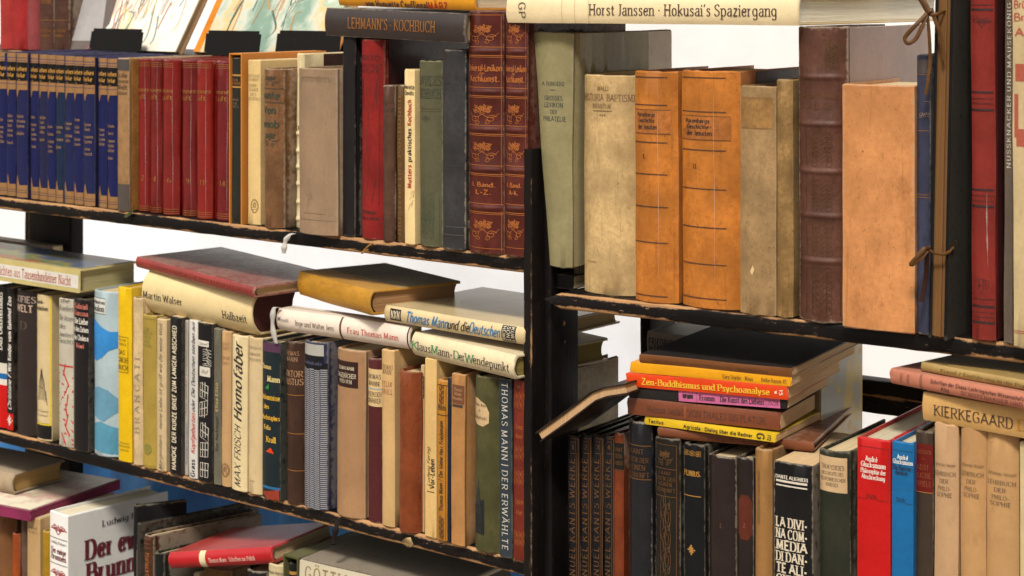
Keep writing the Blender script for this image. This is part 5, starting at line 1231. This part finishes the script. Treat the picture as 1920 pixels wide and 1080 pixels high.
# lying on the upper right row
stand(UR, SR_TOP, 1076, 1086, 61, 'tall grey film-wrapped book showing its side behind the cream vellum book', c=(112, 98, 84), k='paper', d=.035, D=.182, b=.02, coat=.9, side=((190, 172, 150), 'film', .002), scoat=.5)
lay(UR, 948, 9, 57, 1497, 53, 'long cream art book lying across the top with thin black serif title', dL=-.012, dR=-.012, xB=1760, flat=1, c=(236, 216, 176), k='paper', var=.06, coat=.35, b=.06, pg=(246, 234, 216), z=UR.at(1540, 50, -.004)[1] + .0008, deco=[('u', 'Horst Janssen · Hokusai\'s Spaziergang', 1105, 1456, .4, (70, 48, 34), 'serif', -.05), ('h', 'GP', 979, .58, 12, (80, 60, 46), 'sans'), ('line', 1053, .8, (196, 176, 140)), ('line', 1077, .8, (196, 176, 140)), ('line', 1103, .8, (196, 176, 140))])
lay(UR, 972, -30, 4, 1510, -2, 'dark green flat book at the top edge above the long cream one', dL=.0, dR=.0, D=.2, flat=1, c=(22, 66, 50), k='cloth', z=UR.at(1540, 50, -.004)[1] + .0008 + (UR.at(948, 9, -.012)[1] - UR.at(948, 57, -.012)[1]) + .0004)

# ------------------------------------------------------------------ lower right shelf
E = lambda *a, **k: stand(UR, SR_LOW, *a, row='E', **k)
GK = ('g', (124, 88, 54))
for i, (a, b_, yT) in enumerate([(1063, 1086, 818), (1087, 1107.5, 815), (1108, 1129.5, 816), (1130, 1150.5, 818)]):
    E(a, b_, yT, 'dark blue gilt philosophy set volume, %s from the post' % ORD[i + 1], group='dark blue gilt philosophy set', c=(32, 30, 40), k='leather', var=.25, coat=.35, b=.12, d=.012, D=.13, wear=.25, deco=[('vline', .84, .05, 822, 1090, GK), ('vline', .58, .03, 852, 1090, GK), ('line', 822, 1.2, GK, -.2, .84), ('line', 850, 1.2, GK, -.3, .84), ('vline', .5, .03, 824, 848, GK), ('line', 828, 1, GK, -.2, .5), ('h', str(i + 1), 838, .25, 8, GK, 'serif', .1), ('u', 'IMMANUEL KANTS WERKE', 1140, 858, .46, GK, 'caps', -.1)])
E(1151, 1170, 813, 'orange-brown leather spine with black title field', c=(142, 70, 34), k='leather', var=.25, coat=.4, b=.1, d=.012, D=.12, deco=[('band', 831, 880, (36, 32, 28)), ('h', 'KANT', 843, .8, 7, GK, 'serif'), ('h', 'IDEEN-', 855, .85, 7, GK, 'serif'), ('h', 'KNIER', 868, .85, 7, GK, 'serif'), ('line', 830, 1.2, GK), ('line', 881, 1.2, GK)])
E(1172, 1216, 791, 'blue-black film-wrapped critique with gilt capitals', c=(40, 42, 52), k='leather', var=.2, coat=.8, b=.16, d=.002, D=.135, deco=[('line', 835, 2.2, GK), ('line', 898, 2.2, GK), ('h', 'KANT', 846, .6, 9, GK, 'serif', -.1), ('h', 'KRITIK DER', 862, .85, 9, GK, 'serif', -.05), ('h', 'REINEN', 876, .7, 9, GK, 'serif', -.1), ('h', 'VERNUNFT', 890, .9, 9, GK, 'serif', -.05)])
E(1225.5, 1272, 822, 'dark brown critique with gilt vine ornament panel', c=(50, 42, 34), k='cloth', var=.25, coat=.25, b=.1, d=.0, D=.135, deco=[('vline', .78, .02, 834, 1090, GK), ('line', 834, 1.2, GK, -.95, .78), ('line', 879, 1.4, GK, -.95, .78), ('line', 931, 1.4, GK, -.95, .78), ('orn', 'bouquet', 840, 874, GK, -.8, .6, .07), ('h', 'I. KANT', 887, .5, 6, GK, 'serif', -.1), ('h', 'KRITIK DER', 898, .8, 7, GK, 'serif', -.1), ('h', 'REINEN', 908, .55, 7, GK, 'serif', -.1), ('h', 'VERNUNFT', 919, .8, 7, GK, 'serif', -.1), ('orn', 'vine', 936, 1078, GK, -.75, .6, .06)])
E(1281, 1320, 834, 'black book with gilt frieze, name and eight-point star', c=(22, 24, 28), k='cloth', var=.2, b=.08, d=.0, D=.13, deco=[('orn', 'knot', 845, 856, GOLD, -.95, .75, .14), ('line', 836, 3, ('g', (150, 120, 70)), -.9, .6), ('h', 'PLINIUS.', 888, .82, 9, GOLD, 'serifb', -.1), ('line', 930, 1.6, GOLD, -.95, .75), ('orn', 'star', 1022, 1042, GOLD, -.6, .2, .4)])
E(1324.5, 1377, 856, 'plum-black leather book in crinkled film, left of two', c=(58, 40, 38), k='leather', var=.2, coat=.9, b=.12, d=.0, D=.13, deco=[('h', '1.', 985, .12, 8, (96, 62, 48), 'serif', .1)])
E(1379, 1411, 859, 'plum-black leather book with reddish oval patch, right of two', c=(54, 38, 36), k='leather', var=.2, coat=.9, b=.12, d=.002, D=.13, deco=[('poly', [(-.7, 940), (-.3, 928), (.5, 928), (.9, 940), (.9, 1000), (.5, 1012), (-.4, 1012), (-.75, 1000)], (104, 46, 26)), ('h', '2.', 985, .2, 8, (140, 80, 50), 'serif', .1)])
E(1412, 1444, 843, 'tan cloth song book with small upright title', c=(178, 134, 82), k='cloth', var=.1, b=.16, d=-.002, D=.13, deco=[('u', 'Klassisches Liederbuch', 983, 885, .2, (96, 70, 42), 'ital', -.45)])
E(1450, 1524, 869, 'black paperback with big white stacked capitals', c=(30, 30, 32), k='paper', var=.2, coat=.15, hard=0, b=.03, d=-.012, D=.13, wear=.7, pg=(214, 182, 136), deco=[('h', 'DANTE ALIGHIERI', 897, .82, 6, (226, 216, 200), 'serifb', -.05), ('line', 905, 4, (226, 216, 200), -.85, .75), ('line', 913, 2.6, (226, 216, 200), -.85, .75)] + [('h', s_, 982 + 21.5 * k, ww, 17, (222, 208, 184), 'serifb', -.06) for k, (s_, ww) in enumerate((('LA DIVI-', .8), ('NA COM-', .8), ('MEDIA', .78), ('DI DAN-', .8), ('TE ALI-', .78), ('GHIERI', .78)))])
E(1533, 1592, 846, 'dark green cloth history with cream paper title label', c=(64, 66, 50), k='cloth', var=.22, b=.1, d=-.006, D=.14, wear=.4, deco=[('band', 857, 923, (206, 176, 138), -.95, .85), ('h', 'THUKYDIDES', 876, .75, 8, (84, 68, 52), 'serif', -.05), ('h', 'GESCHICHTE DES', 888, .7, 6, (84, 68, 52), 'serif', -.05), ('h', 'PELOPONNESISCHEN', 899, .8, 6, (84, 68, 52), 'serif', -.05), ('h', 'KRIEGES', 909, .4, 6, (84, 68, 52), 'serif', -.05)])
E(1606, 1668, 823, 'bright red hardcover with white and black title', c=(206, 22, 22), k='paper', coat=.35, b=.03, d=-.012, D=.15, wear=.05, pg=(206, 194, 166), deco=[('h', 'André', 861, .36, 9, (240, 224, 214), 'serifb', -.1), ('h', 'Glucksmann', 872, .74, 9, (240, 224, 214), 'serifb'), ('h', 'Philosophie der', 884, .76, 8, (240, 224, 214), 'serifb'), ('h', 'Abschreckung', 895, .7, 8, (240, 224, 214), 'serifb'), ('h', 'DVA', 932, .3, 8, (70, 20, 20), 'serif', -.1), ('line', 937, .8, (90, 20, 20), -.95, -.42), ('line', 937, .8, (90, 20, 20), .22, .85), ('line', 839, .8, (90, 20, 20), -.95, .9), ('vline', .9, .01, 839, 937, (90, 20, 20))])
E(1670.5, 1711, 829, 'sky-blue hardcover with white and black title', c=(26, 122, 176), k='paper', coat=.35, b=.03, d=-.01, D=.15, wear=.05, pg=(206, 194, 166), deco=[('h', 'André', 857, .5, 8, (232, 230, 224), 'serifb'), ('h', 'Glucksmann', 866, .92, 8, (232, 230, 224), 'serifb'), ('h', 'Die Meister-', 877, .95, 8, (24, 40, 60), 'serifb'), ('h', 'denker', 886, .6, 8, (24, 40, 60), 'serifb', -.1), ('h', 'DVA', 938, .42, 7.5, (20, 40, 64), 'serif', -.2), ('line', 943, .8, (20, 50, 80), .3, .9), ('line', 845, .8, (20, 50, 80), -.95, .95)])
E(1712, 1749, 809, 'brown linen book with dark red title field', c=(84, 68, 54), k='cloth', var=.2, b=.06, d=-.004, D=.15, deco=[('band', 832, 923, (116, 34, 26)), ('h', 'FRICOSCH', 847, .85, 7, (150, 84, 50), 'caps'), ('line', 860, 1, (150, 84, 50), -.3, .1), ('h', 'GEIST-', 876, .8, 9, (150, 84, 50), 'caps'), ('h', 'LICHE', 891, .8, 9, (150, 84, 50), 'caps'), ('h', 'SPIELE', 907, .8, 9, (150, 84, 50), 'caps'), ('line', 923, 1.4, (170, 110, 60))])
for i, (a, b_, yT, dy, cc) in enumerate([(1750, 1795, 796, 0, (212, 174, 134)), (1797, 1845, 801, 1, (210, 166, 116)), (1846.5, 1908, 806, 17, (210, 168, 118))]):
    T_ = (104, 82, 56)
    E(a, b_, yT, 'beige linen textbook, %s of the three alike volumes' % ('left', 'middle', 'right')[i], group='three beige linen textbooks', c=cc, k='cloth', var=.08, b=.1, d=-.006, D=.15, wear=.1, deco=[('h', 'Johannes Hessen', 871 + dy, .86, 7, T_, 'ital', -.05), ('h', 'LEHRBUCH', 888 + dy, .88, 7.5, T_, 'serif', -.04), ('h', 'DER', 902 + dy, .36, 7.5, T_, 'serif', -.1), ('h', 'PHILO-', 916 + dy, .54, 7.5, T_, 'serif', -.08), ('h', 'SOPHIE', 928 + dy, .64, 7.5, T_, 'serif', -.08)])
E(1912, 1950, 830, 'pale cream spine at the right edge of the lower shelf', c=(226, 204, 160), k='paper', b=.05, d=-.008, D=.13)

# ------------------------------------------------------------------ stack of paperbacks lying on the lower right row
PG = (222, 180, 128)
lay(UR, 1232, 804, 821, 1526, 851, 'brown flat book at the bottom of the paperback stack', dL=.0, dR=.03, xB=1604, flat=1, c=(132, 78, 46), k='cloth', var=.12, coat=.4, b=.1, pg=PG, z=1.0870, deco=[('u', 'G. STEKLOW / A. I. HERZEN', 1312, 1460, .3, (84, 46, 30), 'caps', .1)])
lay(UR, 1208, 776, 791, 1455, 831, 'yellow paperback sloping under the thick brown one in the stack', dL=.002, dR=.008, xB=1600, z=1.0962, flat=1, c=(226, 190, 48), k='paper', hard=0, b=.02, pg=(226, 188, 138), deco=[('u', 'Tacitus', 1216, 1244, .4, INK, 'sansb'), ('u', 'Agricola · Dialog über die Redner', 1282, 1411, .42, INK, 'sansb', .1), ('h', 'G', 1426, .7, 13, INK, 'sansb'), ('h', '772', 1442, .7, 6, INK, 'sansb')])
lay(UR, 1176, 752, 783, 1463, 814, 'thick brown paperback with dark capitals in the stack', dL=-.002, dR=.014, xB=1584, z=1.104, c=(136, 78, 50), k='paper', hard=0, coat=.6, b=.03, pg=(226, 188, 138), deco=[('u', 'Helmut Seidel', 1214, 1280, .36, (90, 54, 40), 'serif', .05), ('u', '|', 1284, 1286, .55, (176, 104, 60), 'sans'), ('u', 'VON THALES BIS PLATON', 1290, 1435, .36, (90, 54, 40), 'serif', .05)])
lay(UR, 1178, 732, 752, 1477, 774, 'black and pink paperback with a number on its spine in the stack', dL=-.001, dR=.016, xB=1597, c=(52, 46, 44), k='paper', hard=0, b=.02, pg=(226, 188, 138), z=1.1195, deco=[('band', 1273, 1463, (206, 116, 156), -.95, .95), ('u', 'Fromm', 1312, 1340, .44, INK, 'serifb'), ('u', 'Die Kunst des Liebens', 1351, 1433, .46, INK, 'serifb'), ('u', '35258', 1440, 1460, .42, (60, 44, 44), 'sans'), ('line', 1306, 1, (150, 80, 110)), ('line', 1437, 1, (150, 80, 110)), ('orn', 'windows', 1280, 1300, INK, -.6, .6, .3)])
lay(UR, 1174, 705, 730, 1478, 756, 'bright orange paperback with bold yellow title in the stack', dL=-.003, dR=.013, xB=1586, c=(222, 78, 16), k='paper', hard=0, b=.02, coat=.3, pg=(226, 188, 138), z=1.1305, deco=[('u', 'Zen-Buddhismus und Psychoanalyse', 1204, 1443, .44, (236, 186, 48), 'serifb', .05), ('h', '15', 1465, .4, 6, (240, 220, 190), 'sansb'), ('h', '1', 1455, .3, 4, (240, 220, 190), 'sansb')])
lay(UR, 1181, 683, 702, 1484, 730, 'golden yellow paperback with small dark names in the stack', dL=-.001, dR=.013, xB=1603, c=(232, 168, 20), k='paper', hard=0, b=.02, coat=.3, pg=(226, 188, 138), z=1.1438, deco=[('u', 'Gary Snyder · Maya', 1355, 1412, .36, (84, 54, 20), 'serif', .1), ('u', 'Reihe Hanser 85', 1428, 1475, .36, (84, 54, 20), 'serif', .1)])
lay(UR, 1198, 660, 675, 1484, 703, 'brown booklet with black cover on top of the paperback stack', dL=.0, dR=.012, xB=1612, c=(126, 80, 40), k='paper', hard=0, b=.04, coat=.2, pg=(226, 188, 138), z=1.1542, side=((44, 31, 25), 'cloth', .002), scoat=0, deco=[('d', 'Arthur Schopenhauer · Über Schriftstellerei und Stil · Über Lesen und Bücher', 1440, 1224, .26, (80, 48, 24), 'serif', .3)])
# upright books behind the stack
rO, _ = stand(UR, SR_LOW, 1516, 1536, 655, 'upright book with ochre painted cover behind the paperback stack', c=(170, 150, 110), k='paper', d=.11, D=.1, hard=0, b=.02)
wO, hO, DO = rO['_dim']
slab('cover_picture', rO, (wO / 2 + .0002, .002, .002), (wO / 2 + .0008, DO, hO - .002), picture_mat('ochre'))
rF, _ = lay(UR, 1213, 620, 662, 1312, 662, 'grey boxed book with black capitals behind the stack', dL=.13, dR=.13, D=.1, flat=1, c=(150, 136, 122), k='paper', b=.0, hard=0, deco=[('u', 'FRIEDRICH', 1217, 1268, .3, INK, 'sansb', -.1), ('u', 'NIETZSCHE', 1217, 1268, .26, INK, 'sansb', .55)])
# right-hand pile
lay(UR, 1728, 738, 790, 1990, 845, 'tan paperback lying flat with large dark spaced capitals', dL=.0, dR=-.02, D=.12, flat=1, z=1.1372, c=(206, 166, 108), k='paper', hard=1, b=.04, var=.1, deco=[('u', 'KIERKEGAARD', 1752, 1899, .36, (70, 44, 26), 'serif', .1), ('u', 'DIE', 1908, 1950, .36, (196, 130, 40), 'serif', .1)])
lay(UR, 1667, 690, 718, 2000, 790, 'pink paper-bound flat book with small dark type', dL=.004, dR=-.04, D=.13, flat=1, z=1.1642, c=(196, 132, 108), k='paper', hard=1, b=.1, var=.12, deco=[('u', 'Schriften der Elsass-Lothringischen Wissenschaftlichen Gesellschaft', 1745, 1990, .22, (90, 50, 40), 'sansb', -.35), ('u', 'Aby', 1764, 1779, .26, (60, 36, 30), 'sans', .4), ('u', 'SCHOPENHAUER UND DIE', 1802, 1940, .26, (90, 50, 40), 'caps', .4), ('h', 'Arthur', 1703, .6, 5, (120, 66, 52), 'sans'), ('h', 'Collect', 1690, .6, 5, (120, 66, 52), 'sans'), ('line', 1726, 4, (150, 90, 70))])
lay(UR, 1725, 668, 701, 2000, 765, 'tan-green film-wrapped flat book on top of the right pile', dL=.004, dR=-.03, D=.14, flat=1, z=1.1782, tf=.52, c=(176, 148, 92), k='paper', hard=1, b=.12, coat=.6, var=.15, deco=[('u', 'Freud / Einführung in die Psychoanalyse', 1764, 1985, .3, (100, 80, 50), 'serif', .1)])

# ------------------------------------------------------------------ thin book fallen against the stack
def fallen_book():
    d0 = -.022; Dd_ = .085
    path = [UR.at(1011, 818, d0), UR.at(1060, 783, d0), UR.at(1112, 744, d0), UR.at(1134, 736, d0), UR.at(1172, 730, d0)]
    r = empty('fallen_book', frame(UR, path[0][0], d0, path[0][1])); tag(r, 'thin dark marbled book leaning aslant against the paperback stack', 'book')
    P = [Vector((s_ - path[0][0], 0, z_ - path[0][1])) for s_, z_ in path]
    def ribbon(name, o0, o1, mat, y0, y1, ext=0):
        V, Fc = [], []
        for i, p in enumerate(P):
            t_ = (P[min(i + 1, 4)] - P[max(i - 1, 0)]).normalized(); n_ = Vector((-t_.z, 0, t_.x))
            q = p + (t_ * (-ext if i == 0 else (ext if i == 4 else 0)))
            for y in (y0, y1):
                for off in (o0, o1): V.append(q + n_ * off + Vector((0, y, 0)))
        for i in range(4):
            a, b_ = i * 4, i * 4 + 4
            Fc += [(a, a + 1, b_ + 1, b_), (a + 1, a + 3, b_ + 3, b_ + 1), (a + 3, a + 2, b_ + 2, b_ + 3), (a + 2, a, b_, b_ + 2)]
        Fc += [(0, 1, 3, 2), (16, 17, 19, 18)]
        me = mesh(name, V, Fc)
        link(name, me, mat, r)
    mb = cover_mat((66, 46, 36), 'leather', .8, .05, 0)
    ribbon('page_block', -.0035, .0035, page_mat((206, 166, 122)), .002, Dd_ - .003)
    ribbon('back_cover', -.0052, -.0037, mb, 0, Dd_, .002)
    ribbon('front_cover', .0037, .0052, mb, 0, Dd_, .002)
fallen_book()

# ------------------------------------------------------------------ small things: ribbons, frayed cords, a leaf
def ribbon_strip(name, label, U, pts, wd, c, cat, kind='cloth'):
    V, Fc = [], []
    P = [U.w(*((lambda q: (q[0], d, q[1]))(U.at(px, py, d)))) for px, py, d in pts]
    Q = []
    for i in range(len(P) - 1):
        a, b_, c_, d_ = P[max(i - 1, 0)], P[i], P[i + 1], P[min(i + 2, len(P) - 1)]
        for k in range(5):
            u = k / 5; Q.append(.5 * (2 * b_ + (c_ - a) * u + (2 * a - 5 * b_ + 4 * c_ - d_) * u * u + (3 * b_ - a - 3 * c_ + d_) * u ** 3))
    Q.append(P[-1])
    base = Q[-1].copy()
    for i, p in enumerate(Q):
        hx = Vector((1, .35, 0)).normalized() * wd * (.5 + .12 * sin(i * .9))
        V += [p - hx - base, p + hx - base]
    for i in range(len(Q) - 1): Fc.append((2 * i, 2 * i + 1, 2 * i + 3, 2 * i + 2))
    o = link(name, mesh(name, V, Fc, 80), cover_mat(c, kind, None, 0, 0)); o.location = base
    m_ = o.modifiers.new('thickness', 'SOLIDIFY'); m_.thickness = .0005
    return tag(o, label, cat)
ribbon_strip('page_ribbon', 'white marker ribbon hanging over the upper left shelf edge', UL, [(553, 437, .002), (543, 440, -.006), (536, 450, -.008), (533, 462, -.009), (532, 475, -.009)], .006, (206, 200, 190), 'ribbon')
ribbon_strip('page_ribbon', 'grey-white ribbon hanging beside the white two-part spine', UL, [(524, 577, .002), (514, 577, -.006), (511, 595, -.008), (512, 620, -.008), (518, 645, -.009)], .0055, (190, 184, 176), 'ribbon')
ribbon_strip('page_ribbon', 'dark brown ribbon hanging below the middle left shelf', UL, [(634, 975, -.004), (631, 985, -.009), (628, 1000, -.010), (624, 1022, -.010)], .006, (44, 30, 26), 'ribbon')
tube('straw_loop', [UL.w(UL.at(699, 456, -.004)[0], -.004, UL.at(699, 456, -.004)[1]), UL.w(UL.at(690, 462, -.006)[0], -.006, UL.at(690, 462, -.006)[1]), UL.w(UL.at(678, 475, -.006)[0], -.006, UL.at(678, 475, -.006)[1]), UL.w(UL.at(690, 468, -.007)[0], -.007, UL.at(690, 468, -.007)[1])], .0009, cover_mat((176, 128, 70), 'paper', None, 0, 0))
tag(bpy.data.objects['straw_loop'], 'small loop of straw cord on the upper left shelf edge', 'cord')
fr = empty('frayed_cord', Matrix.Translation(UL.w(*((lambda q: (q[0], -.004, q[1]))(UL.at(770, 1008, -.004)))))); tag(fr, 'frayed pale cord end stuck on the middle shelf edge', 'cord')
for k in range(9):
    a = radians(-150 + 14 * k); q0 = fr.matrix_world.translation
    tube('fibre', [q0, q0 + Vector((cos(a) * .004, -.003, sin(a) * .003 + .001)), q0 + Vector((cos(a) * .009, -.004, sin(a) * .009))], .0003, cover_mat((196, 168, 120), 'paper', None, 0, 0), fr, 1, 5)
lf = bmesh.new()
lp = [(-.010, 0), (-.004, .0035), (.004, .0035), (.010, .001), (.004, -.003), (-.004, -.0035)]
vs = [lf.verts.new((x, -.001 * abs(x) * 100, z)) for x, z in lp]; lf.faces.new(vs)
me = bpy.data.meshes.new('green_leaf'); lf.to_mesh(me); lf.free()
lo = link('green_leaf', me, cover_mat((70, 78, 34), 'leather', .4, 0, 0)); s_, z_ = UL.at(243, 402, -.004)
lo.location = UL.w(s_, -.004, z_); lo.rotation_euler = (radians(-35), radians(-25), 0)
m_ = lo.modifiers.new('thickness', 'SOLIDIFY'); m_.thickness = .0005
tag(lo, 'small green leaf on the upper left shelf edge below the speckled book', 'leaf')
